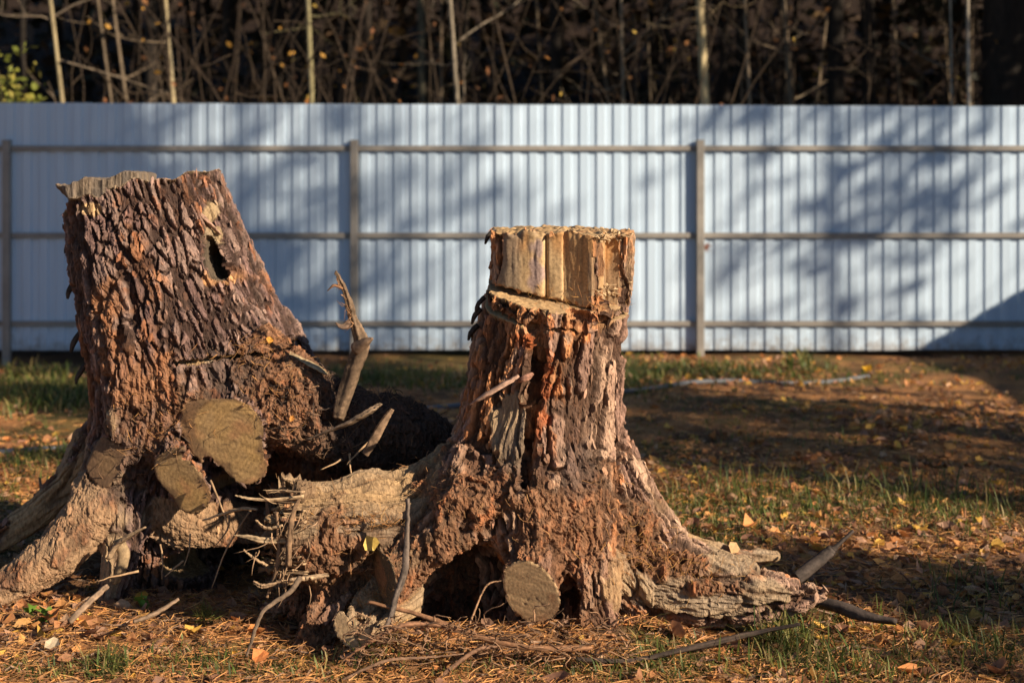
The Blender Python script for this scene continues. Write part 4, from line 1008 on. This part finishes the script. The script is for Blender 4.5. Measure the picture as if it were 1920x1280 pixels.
for k, (p0, p1) in enumerate((((430, 965), (404, 1022)), ((470, 955), (398, 1100)), ((356, 1000), (345, 1060)), ((300, 1020), (303, 1085)), ((345, 1050), (310, 1080)), ((260, 1070), (180, 1090)), ((395, 900), (430, 990)), ((655, 850), (662, 905)), ((640, 860), (600, 880)), ((690, 830), (650, 870)))):
    stick('rootlet', [(*p0, 4.3, 2.2), ((p0[0]+p1[0])/2+rng.uniform(-9, 9), (p0[1]+p1[1])/2, 4.28, 1.7), (*p1, 4.27, .9)], stumpL, (0.38, 0.24, 0.13), 5, 9, 1, .1)
# torn end of the log: long splinters and hanging fibres
for pts, c in (([(440, 928, 4.0, 2), (470, 934, 4.0, 5), (520, 936, 4.0, 6), (570, 930, 4.0, 6)], (0.55, 0.38, 0.22)), ([(438, 1003, 3.98, 2), (465, 1006, 3.98, 7), (500, 1012, 3.98, 9), (540, 1010, 3.98, 9)], (0.58, 0.41, 0.24)),
               ([(500, 1120, 3.97, 3), (515, 1080, 3.97, 4), (522, 1030, 3.97, 4), (518, 960, 3.98, 3)], (0.30, 0.18, 0.1)), ([(540, 1060, 3.95, 6), (543, 1010, 3.95, 5), (550, 960, 3.96, 4), (562, 935, 3.97, 3)], (0.3, 0.18, 0.1)),
               ([(480, 975, 3.97, 3), (500, 990, 3.97, 5), (530, 985, 3.97, 5)], (0.45, 0.3, 0.17)), ([(457, 1030, 3.97, 2), (475, 1045, 3.97, 4), (500, 1060, 3.97, 4)], (0.42, 0.28, 0.16)), ([(545, 1085, 3.93, 5), (580, 1082, 3.93, 8), (615, 1078, 3.94, 6)], (0.5, 0.34, 0.2)), ([(475, 1090, 3.96, 4), (495, 1098, 3.96, 7), (530, 1090, 3.96, 5)], (0.4, 0.26, 0.15))):
    stick('splinter', pts, stumpR, np.array(c)*.68, 8, 20, .5, .3)
stick('rootlet', [(562, 1082, 3.9, 5), (545, 1108, 3.88, 4.5), (515, 1128, 3.86, 4.5), (490, 1150, 3.84, 4), (475, 1190, 3.82, 3.5), (462, 1230, 3.8, 2)], stumpR, (0.14, 0.095, 0.062), 8, 24, 1, .1)
for k in range(22):
    bx_, by_ = rng.uniform(480, 600), rng.uniform(920, 1100)
    ex_, ey_ = rng.normal(-12, 16), rng.uniform(14, 60)
    stick('rootlet', [(bx_, by_, 3.97, rng.uniform(.7, 1.5)), (bx_+ex_*.4+rng.normal(0, 4), by_+ey_*.5, 3.95, 1.0), (bx_+ex_, by_+ey_, 3.95, .4)], stumpR, np.array((0.30, 0.185, 0.105))*rng.uniform(.6, 1.3), 4, 8, 1, .15)
for k in range(34):                                    # short torn splinters bristling from the log end
    by_ = rng.uniform(915, 1085); bx_ = 548+rng.normal(0, 10)+abs(by_-1000)*.15; L_ = rng.uniform(18, 62)
    stick('splinter', [(bx_+14, by_, 4.0+rng.uniform(-.05, .07), rng.uniform(2, 4.5)), (bx_-L_*.5, by_+rng.normal(0, 4), 4.0, rng.uniform(1.5, 3)), (bx_-L_, by_+rng.normal(0, 9), 3.99, .5)], stumpR, np.array((0.40, 0.265, 0.15))*rng.uniform(.5, 1.15), 6, 8, .5, .3)
# flake of bark prised off the trunk, and other loose plates
def flake_plate(parent, p0, p1, w, t, col, d, which='R'):
    stick('bark_flake', [(p0[0], p0[1], d, w*.35), (p0[0]*.65+p1[0]*.35, p0[1]*.65+p1[1]*.35, d-.012, w), (p0[0]*.3+p1[0]*.7, p0[1]*.3+p1[1]*.7, d-.006, w*.95), (p1[0], p1[1], d+.01, w*.5)], parent, col, 8, 14, t, .16)
flake_plate(stumpR, (882, 757), (972, 704), 10, .5, (0.33, 0.2, 0.14), 3.98)
flake_plate(stumpR, (972, 715), (998, 700), 9, .5, (0.3, 0.15, 0.1), 4.0)
pl, _ = spot(395, 405, 'L'); flake_plate(stumpL, (372, 396), (412, 440), 7, .5, (0.28, 0.17, 0.12), pl[1]-.004, 'L')
for px, py in ((122, 540), (128, 640), (140, 590), (118, 455), (138, 700), (150, 520)):
    stick('frayed_bark', [(px+22, py-18, 4.76, 5), (px+8, py+4, 4.75, 5), (px+4, py+20, 4.75, 2)], stumpL, CD, 5, 8, .4, .3)
for px, py in ((893, 568), (886, 590), (880, 620), (912, 440)):
    stick('frayed_bark', [(px+16, py-12, 4.26, 5), (px+3, py+2, 4.25, 5), (px-2, py+18, 4.25, 2)], stumpR, CD, 5, 8, .4, .3)
# crumbs of sawdust and frayed wood on the split top
for k in range(60):
    px = rng.choice([rng.uniform(1108, 1182), rng.uniform(1125, 1165)]); py = rng.choice([rng.uniform(430, 455), rng.uniform(530, 556)])
    p, n_ = spot(px, py); dd = p[1]-.004
    stick('wood_fray', [(px, py, dd, 2.5), (px+rng.normal(0, 4), py-rng.uniform(0, 6), dd-.004, 2), (px+rng.normal(0, 8), py+rng.uniform(-6, 6), dd-.008, .6)], stumpR, (0.5, 0.35, 0.2), 4, 5, .7, .2)
# cord-like roots lying on the bank in front
for pts, c in (([(690, 1128, 3.86, 4), (780, 1150, 3.83, 6), (840, 1172, 3.8, 8), (910, 1195, 3.78, 8), (980, 1212, 3.77, 9), (1060, 1215, 3.77, 8), (1110, 1214, 3.78, 4)], (0.30, 0.15, 0.075)),
               ([(640, 1240, 3.78, 3), (690, 1205, 3.78, 6), (760, 1172, 3.79, 8), (840, 1172, 3.8, 7)], (0.28, 0.14, 0.075)), ([(825, 1270, 3.73, 6), (855, 1245, 3.75, 6), (895, 1218, 3.77, 6), (940, 1210, 3.78, 5)], (0.24, 0.13, 0.075)),
               ([(1080, 1235, 3.76, 6), (1180, 1238, 3.78, 7), (1290, 1215, 3.82, 8), (1400, 1190, 3.88, 7), (1500, 1170, 3.9, 5)], (0.055, 0.036, 0.026)), ([(880, 1172, 3.8, 3), (900, 1120, 3.8, 2.5), (915, 1095, 3.8, 3), (940, 1088, 3.8, 1)], (0.42, 0.24, 0.13)),
               ([(640, 1275, 3.7, 4), (720, 1240, 3.72, 4), (800, 1232, 3.74, 3), (870, 1225, 3.75, 2)], (0.26, 0.15, 0.09))):
    stick('root', [(*p[:3], p[3]*.62) for p in pts], stumpR, np.array(c)*.85, 8, 30, 1, .22)
for k in range(170):
    x0 = rng.uniform(640, 1180); y0 = rng.uniform(1165, 1235); a = rng.uniform(-1, 1)
    stick('rootlet', [(x0, y0, 3.79, rng.uniform(1, 2.2)), (x0+rng.uniform(-10, 30), y0+a*16+rng.normal(0, 5), 3.77, 1.2), (x0+rng.uniform(-20, 62), y0+a*36, 3.75, .5)], stumpR, np.array((0.26, 0.15, 0.085))*rng.uniform(.6, 1.4), 4, 8, 1, .1, wob=.0015)
# loose sticks: things of their own
stick('leaning_stick', [(765, 934, 3.92, 4.5), (763, 1000, 3.9, 5), (760, 1060, 3.88, 6), (752, 1092, 3.87, 6.5), (742, 1120, 3.85, 6), (735, 1150, 3.83, 6), (722, 1180, 3.81, 5)], None, (0.11, 0.082, 0.064), 8, 30, 1, .14, label='thin bent stick standing against the torn log', cat='stick')
g0 = stick('dark_branch', [(1490, 1085, 4.35, 11), (1530, 1055, 4.38, 12), (1558, 1033, 4.40, 11), (1566, 1026, 4.4, 5), (1600, 994, 4.42, 3)], None, (0.05, 0.037, 0.03), 9, 24, .9, .22, label='dark broken branch stub pointing up behind the right root tip', cat='branch')
stick('fallen_branch', [(1500, 1120, 4.2, 10), (1560, 1135, 4.12, 11), (1620, 1155, 4.05, 11), (1680, 1165, 4.0, 8)], None, (0.055, 0.04, 0.032), 8, 20, .9, .25, label='dark rotten branch lying right of the right stump root', cat='branch')
for pts, lab_ in (([(130, 1165, 3.95, 6), (165, 1130, 4.0, 6), (200, 1098, 4.08, 5)], 'pale stick lying below the left stump'), ([(250, 1165, 3.93, 4), (290, 1150, 3.97, 4.5), (335, 1122, 4.02, 3)], 'brown stick on the needles at lower left'), ([(70, 1000, 5.2, 3), (78, 935, 5.2, 3.5), (74, 895, 5.2, 2)], 'small dark twig standing left of the leaning stump')):
    stick('stick', pts, None, (0.19, 0.125, 0.08), 7, 12, 1, .1, label=lab_, cat='stick')

# fibrous black tangle in the cleft between the stumps
def fibres(n, boxes, col, length, rad, parent, seed):
    P, R, C = [], [], []
    for k in range(n):
        px0, py0, d0, sx, sy = boxes[rng.integers(len(boxes))]
        px, py = px0+rng.normal(0, sx), py0+rng.normal(0, sy)
        p, nn = spot(px, py, 'L' if parent is stumpL else 'R', 8)
        d = rng.normal(0, 1, 3)+nn*.5; d -= nn*(d@nn)*.4; d /= np.linalg.norm(d); L_ = length*rng.uniform(.4, 1.3)
        b = rng.normal(0, .25, 3)*L_
        P.append([p-d*L_*.5-nn*.004, p-d*L_*.15+b*.4+nn*.004, p+d*L_*.15+b*.6+nn*.005, p+d*L_*.5+nn*.002]); R.append(np.array([1, 1, .8, .3])*rad*rng.uniform(.5, 1.5)); C.append(np.array(col[rng.integers(len(col))])*rng.uniform(.6, 1.4))
    mb = MB(); mb.tubes(np.array(P), np.array(R), 3, np.array(C), cap=False); link('root_fibres', mb.mesh('root_fibres'), M_TWIG, parent, kind='stuff')
fibres(420, [(700, 740, 4.5, 60, 20), (740, 790, 4.5, 60, 40), (620, 720, 4.4, 25, 15), (560, 760, 4.4, 40, 40), (280, 820, 4.5, 50, 50), (620, 830, 4.4, 50, 30)], [(0.08, 0.055, 0.04), (0.16, 0.10, 0.065), (0.05, 0.035, 0.028), (0.26, 0.15, 0.08)], .06, .0011, stumpL, 3)
fibres(300, [(600, 920, 4, 60, 15), (720, 1060, 3.9, 60, 30), (860, 940, 4, 60, 35), (1010, 980, 4, 40, 50), (640, 990, 4, 60, 10), (790, 880, 4, 40, 25), (1180, 960, 4.1, 40, 40)], [(0.22, 0.12, 0.06), (0.34, 0.17, 0.07), (0.14, 0.085, 0.055), (0.4, 0.22, 0.09)], .045, .0008, stumpR, 4)
fibres(420, [(1230, 1040, 4.1, 50, 25), (1190, 1010, 4.1, 30, 30), (1300, 1070, 4.1, 50, 18), (680, 970, 4, 50, 8), (1050, 560, 4, 60, 8), (700, 1120, 4, 30, 15)], [(0.42, 0.2, 0.06), (0.48, 0.26, 0.08), (0.34, 0.15, 0.05)], .055, .0006, stumpR, 5)
fibres(200, [(525, 730, 4.4, 30, 40), (480, 660, 4.4, 40, 15), (300, 800, 4.4, 60, 40)], [(0.4, 0.2, 0.07), (0.32, 0.15, 0.06)], .05, .0008, stumpL, 6)

# ------------------------------------------------------------------ litter: leaves, needles, twigs, grass
TL = np.array([(0, 0), (.28, .30), (.28, -.30), (.62, .27), (.62, -.27), (1, 0), (.28, 0), (.62, 0)], float)
TF4 = np.array([(6, 2, 4, 7), (1, 6, 7, 3)]); TF3 = np.array([(0, 2, 6), (0, 6, 1), (7, 4, 5), (3, 7, 5)])
LEAFC = np.array([(0.40, 0.19, 0.065), (0.32, 0.145, 0.06), (0.44, 0.23, 0.07), (0.24, 0.115, 0.06), (0.36, 0.22, 0.125), (0.28, 0.16, 0.10), (0.42, 0.17, 0.055), (0.20, 0.10, 0.06), (0.50, 0.29, 0.06)])
def leaf_batch(mb, P, size, tilt=.35, cols=LEAFC, asp=1.0):
    n = len(P); a = rng.uniform(0, 2*math.pi, n)
    up = np.array([0, 0, 1.0])+rng.normal(0, tilt, (n, 3)); up /= np.linalg.norm(up, axis=1, keepdims=True)
    u = np.stack([np.cos(a), np.sin(a), np.zeros(n)], -1); u -= up*(u*up).sum(1, keepdims=True); u /= np.linalg.norm(u, axis=1, keepdims=True); v = np.cross(up, u)
    s = size*rng.uniform(.45, 1.45, n)
    X_ = (TL[None, :, 0]-.5)*s[:, None]; Y_ = TL[None, :, 1]*s[:, None]*asp*rng.uniform(.8, 1.25, (n, 1))
    cu = rng.normal(0.2, .9, (n, 1)); cv = rng.normal(.4, .9, (n, 1))
    Z_ = (cu*(TL[None, :, 0]-.5)**2+cv*2*TL[None, :, 1]**2+rng.normal(0, .03, (n, 8)))*s[:, None]
    V = P[:, None]+u[:, None]*X_[..., None]+v[:, None]*Y_[..., None]+up[:, None]*(Z_[..., None]+.004)
    c = cols[rng.integers(0, len(cols), n)]*rng.uniform(.65, 1.25, (n, 1)); C = np.repeat(np.minimum(c*1.35, .8), 8, 0)
    base = mb.n; off = (np.arange(n)*8)[:, None, None]
    mb.add(V.reshape(-1, 3), (TF4[None]+off).reshape(-1, 4), C)
    mb.F[3].append((TF3[None]+off).reshape(-1, 3)+base)
def scatter(n, y0, y1, power=1.0, xf=.40):
    y = y0+(y1-y0)*rng.random(n)**power; x = (rng.random(n)*2-1)*y*xf
    return np.stack([x, y, gz(x, y)], -1)
def dens(P, k):  return ss(-.35, .35, fbm(P*np.array([1.1, 1.1, 0]), 2, k))
# single leaves: parts of the ground they lie in, the three hundred that show largest
leaf_meshes = []
for k in range(18):
    mb = MB(); leaf_batch(mb, np.zeros((1, 3)), .052, .25); leaf_meshes.append(mb.mesh('fallen_leaf'))
PL = scatter(280, 3.65, 6.2, 1.2)
for p in PL:
    o = link('fallen_leaf', leaf_meshes[rng.integers(18)], M_LEAF, ground); o.location = p+np.array([0, 0, .012]); o.rotation_euler = (rng.normal(0, .25), rng.normal(0, .25), rng.uniform(0, 6.3)); s = rng.uniform(.7, 1.2); o.scale = (s, s, s)
mb = MB(); P = scatter(14000, 3.6, 11.4, .9); P = P[rng.random(len(P)) < .12+.88*dens(P, 61)]; leaf_batch(mb, P+[0, 0, .008], .05)
P = scatter(5000, 3.6, 7.5, 1.0); leaf_batch(mb, P+[0, 0, .006], .028, .45)
link('leaf_litter', mb.mesh('leaf_litter', False), M_LEAF, ground, kind='stuff')
# pine needles
def needles(P, L_, hw, cols, lift=.006, tilt=.18):
    n = len(P); a = rng.uniform(0, 2*math.pi, n); d = np.stack([np.cos(a), np.sin(a), rng.normal(0, tilt, n)], -1)
    L = L_*rng.uniform(.5, 1.2, n)[:, None]; b = np.cross(d, [0, 0, 1])*rng.normal(0, .1, (n, 1))*L
    pts = np.stack([P-d*L*.5, P+b+[0, 0, .002], P+d*L*.5], 1)+np.array([0, 0, lift])
    side = np.cross(d, rng.normal(0, .5, (n, 3))+[0, 0, 1]); side /= np.linalg.norm(side, axis=1, keepdims=True)
    c = np.array(cols)[rng.integers(0, len(cols), n)]*rng.uniform(.6, 1.3, (n, 1))
    return pts, np.tile(np.array([hw, hw, hw*.5]), (n, 1)), side, c
NC = [(0.56, 0.26, 0.085), (0.44, 0.19, 0.07), (0.62, 0.32, 0.11), (0.26, 0.13, 0.06)]
mb = MB(); P = scatter(46000, 3.55, 6.6, 1.3); P = P[rng.random(len(P)) < .3+.7*dens(P, 62)]; P[:, 2] += rng.random(len(P))*.02
mb.ribbons(*needles(P, .06, .0011, NC))
P = scatter(9000, 6, 9.5, 1); mb.ribbons(*needles(P, .08, .0022, NC))
link('needle_litter', mb.mesh('needle_litter', False), M_NEEDLE, ground, kind='stuff')
# twiglets and crumbs of bark
P = scatter(1500, 3.55, 6.5, 1.3); n = len(P); a = rng.uniform(0, 6.3, n); d = np.stack([np.cos(a), np.sin(a), rng.normal(0, .15, n)], -1); L = rng.uniform(.02, .11, n)[:, None]
mb = MB(); mb.tubes(np.stack([P-d*L*.5, P+rng.normal(0, .006, (n, 3)), P+d*L*.5], 1)+[0, 0, .012], np.tile([1, .9, .5], (n, 1))*rng.uniform(.001, .004, (n, 1)), 4, np.array([(0.22, 0.14, 0.09)])*rng.uniform(.4, 1.6, (n, 1)), cap=False)
P = scatter(6000, 3.55, 6.0, 1.3); leaf_batch(mb, P+[0, 0, .006], .02, .7, np.array([(0.2, 0.1, 0.055), (0.13, 0.075, 0.045), (0.3, 0.17, 0.09)]), .8)
link('twig_and_bark_crumbs', mb.mesh('twig_and_bark_crumbs', False), M_TWIG, ground, kind='stuff')
# grass: clumps given by where they stand and how tall they are
GC = np.array([(0.085, 0.12, 0.025), (0.13, 0.155, 0.032), (0.20, 0.18, 0.05), (0.06, 0.09, 0.022), (0.28, 0.21, 0.08)])
def blades(mb, P, h, hw):
    n = len(P); a = rng.uniform(0, 6.3, n); lean = rng.uniform(.2, 1.5, n)[:, None]; out = np.stack([np.cos(a), np.sin(a), np.zeros(n)], -1)
    hh = (h*rng.uniform(.4, 1.2, n))[:, None]; t = np.array([0, .4, .75, 1.0])
    pts = np.stack([P+out*lean*hh*.75*tt**2+np.array([0, 0, 1.0])*hh*(tt-.38*lean*tt**2) for tt in t], 1)
    side = np.stack([-np.sin(a), np.cos(a), np.zeros(n)], -1); wd = np.tile(np.array([.8, 1, .7, .08]), (n, 1))*hw*rng.uniform(.6, 1.3, (n, 1))
    mb.ribbons(pts, wd, side, GC[rng.integers(0, len(GC), n)]*rng.uniform(.6, 1.35, (n, 1)))
mb = MB()
def clump(px, py, sx, sy, n, h, hw=.0022):
    h *= .85 if n > 250 else 1; n = int(n*(.75 if n > 600 else .9)); d = FPX*CAMH/(py-HOR); dd = d*d/(FPX*CAMH)
    x = xpx(px, d)+rng.normal(0, sx*d/FPX, n); y = d+rng.normal(0, sy*dd, n); y = np.clip(y, 3.4, FY-.05)
    blades(mb, np.stack([x, y, gz(x, y)-.005], -1), h, hw)
for c in ((1260, 960, 70, 26, 2200, .06), (1420, 955, 110, 22, 3000, .065), (1620, 950, 140, 22, 2600, .07), (1820, 960, 90, 25, 1300, .09), (1330, 1010, 80, 18, 900, .06), (1500, 930, 180, 12, 260, .17), (1750, 930, 120, 14, 160, .19), (1380, 915, 90, 8, 120, .17),
          (1470, 1215, 25, 12, 150, .17), (1460, 1190, 45, 25, 260, .12), (1560, 1260, 90, 22, 500, .11), (1700, 1180, 130, 30, 420, .09), (1850, 1225, 60, 30, 380, .10), (1250, 1262, 60, 16, 420, .07), (1120, 1272, 90, 12, 360, .07), (1830, 1120, 60, 30, 160, .1),
          (205, 1262, 22, 10, 260, .10), (370, 1250, 55, 14, 480, .06), (60, 1268, 60, 10, 260, .06), (520, 1268, 60, 10, 200, .06), (850, 1262, 90, 10, 260, .06), (690, 1250, 60, 14, 90, .07), (950, 1180, 40, 12, 30, .06), (760, 1190, 40, 14, 40, .06),
          (60, 720, 70, 18, 1500, .13, .005), (120, 740, 60, 18, 1200, .13, .005), (740, 705, 110, 12, 1800, .10, .005), (60, 872, 60, 14, 700, .10, .003), (20, 930, 30, 30, 200, .09), (120, 860, 30, 10, 300, .1, .003),
          (1250, 690, 90, 10, 1600, .10, .006), (1400, 692, 120, 8, 1200, .09, .006), (1190, 700, 40, 18, 600, .12, .005), (70, 685, 40, 5, 300, .22, .006), (1500, 678, 16, 4, 60, .16, .008), (1650, 800, 200, 60, 500, .08, .003), (1350, 800, 120, 50, 400, .07, .003), (960, 690, 600, 12, 1500, .07, .005)):
    clump(*c)
link('grass', mb.mesh('grass', False), M_GRASS, ground, kind='stuff')
# broad green seedlings in the foreground needles
for k, (px, py) in enumerate(((55, 1155), (262, 1138), (85, 1160))):
    d = FPX*CAMH/(py+12-HOR); p = W(px, py+10, d); mb = MB(); P = np.tile(p, (6, 1))+rng.normal(0, .012, (6, 3)); P[:, 2] = float(gz(p[0], p[1]))+rng.uniform(.01, .05, 6)
    leaf_batch(mb, P, .04, .7, np.array([(0.12, 0.22, 0.03), (0.16, 0.26, 0.04)])); link('seedling', mb.mesh('seedling', False), M_GRASS, label=('small bright green seedling at far left below the roots', 'green seedling by the orange leaf below the left stump', 'second small green seedling at lower left')[k], cat='seedling')
d = FPX*CAMH/(1175-HOR); p = W(387, 1172, d); mb = MB(); n = 160; P = np.tile([p[0], p[1], float(gz(p[0], p[1]))+.015], (n, 1))+rng.normal(0, .012, (n, 3)); dr = rng.normal(0, 1, (n, 3))+[0, 0, .5]; dr /= np.linalg.norm(dr, axis=1, keepdims=True)
mb.ribbons(np.stack([P, P+dr*.025, P+dr*.045], 1), np.tile([.0012, .001, .0004], (n, 1)), np.cross(dr, [0.3, 1, 0.2]), np.array([(0.15, 0.15, 0.035)])*rng.uniform(.6, 1.3, (n, 1)))
link('pine_sprig', mb.mesh('pine_sprig', False), M_GRASS, label='tuft of green pine needles on the ground below the stumps', cat='sprig')
# single leaves one notices
def lone_leaf(px, py, col, size, lab, which=None, d=None):
    if which: p, nn = spot(px, py, which); nn = nn*.5+np.array([.2, -.8, .35]); nn /= np.linalg.norm(nn); p = p+nn*.006
    else:
        d = FPX*CAMH/(py-HOR); p = W(px, py, d); p[2] = float(gz(p[0], p[1]))+.02; nn = np.array([0, -.4, .9])
    mb = MB(); leaf_batch(mb, np.zeros((1, 3)), size, .05, np.array([col]), 1.35)
    o = link('fallen_leaf', mb.mesh('fallen_leaf', False), M_LEAF, None, None, lab, 'leaf'); o.location = p+nn*.008
    o.rotation_euler = Vector(nn).to_track_quat('Z', 'Y').to_euler()
lone_leaf(693, 1018, (0.62, 0.42, 0.10), .036, 'round yellow leaf stuck on the torn log', 'R')
lone_leaf(505, 643, (0.62, 0.27, 0.04), .040, 'bright orange leaf on the flank of the leaning stump', 'L')
lone_leaf(545, 785, (0.5, 0.22, 0.05), .03, 'narrow orange leaf in the cleft of the leaning stump', 'L')
lone_leaf(1405, 1002, (0.45, 0.2, 0.07), .05, 'curled orange brown leaf on the grass behind the right root')
lone_leaf(1370, 1030, (0.5, 0.3, 0.14), .04, 'pale tan leaf on the thin root behind', 'R')
lone_leaf(1185, 1165, (0.5, 0.27, 0.09), .05, 'tan leaf against the right stump foot', 'R')
lone_leaf(1245, 1180, (0.55, 0.32, 0.12), .045, 'folded yellowish leaf under the right root')
lone_leaf(265, 1130, (0.6, 0.3, 0.05), .05, 'orange leaf by the seedling below the left stump')
lone_leaf(488, 1250, (0.45, 0.16, 0.05), .06, 'large rust coloured leaf at the bottom of the twig')
lone_leaf(100, 1235, (0.34, 0.27, 0.18), .07, 'large grey tan leaf at lower left')
lone_leaf(1625, 690, (0.65, 0.36, 0.03), .06, 'single yellow leaf in the shade before the fence')
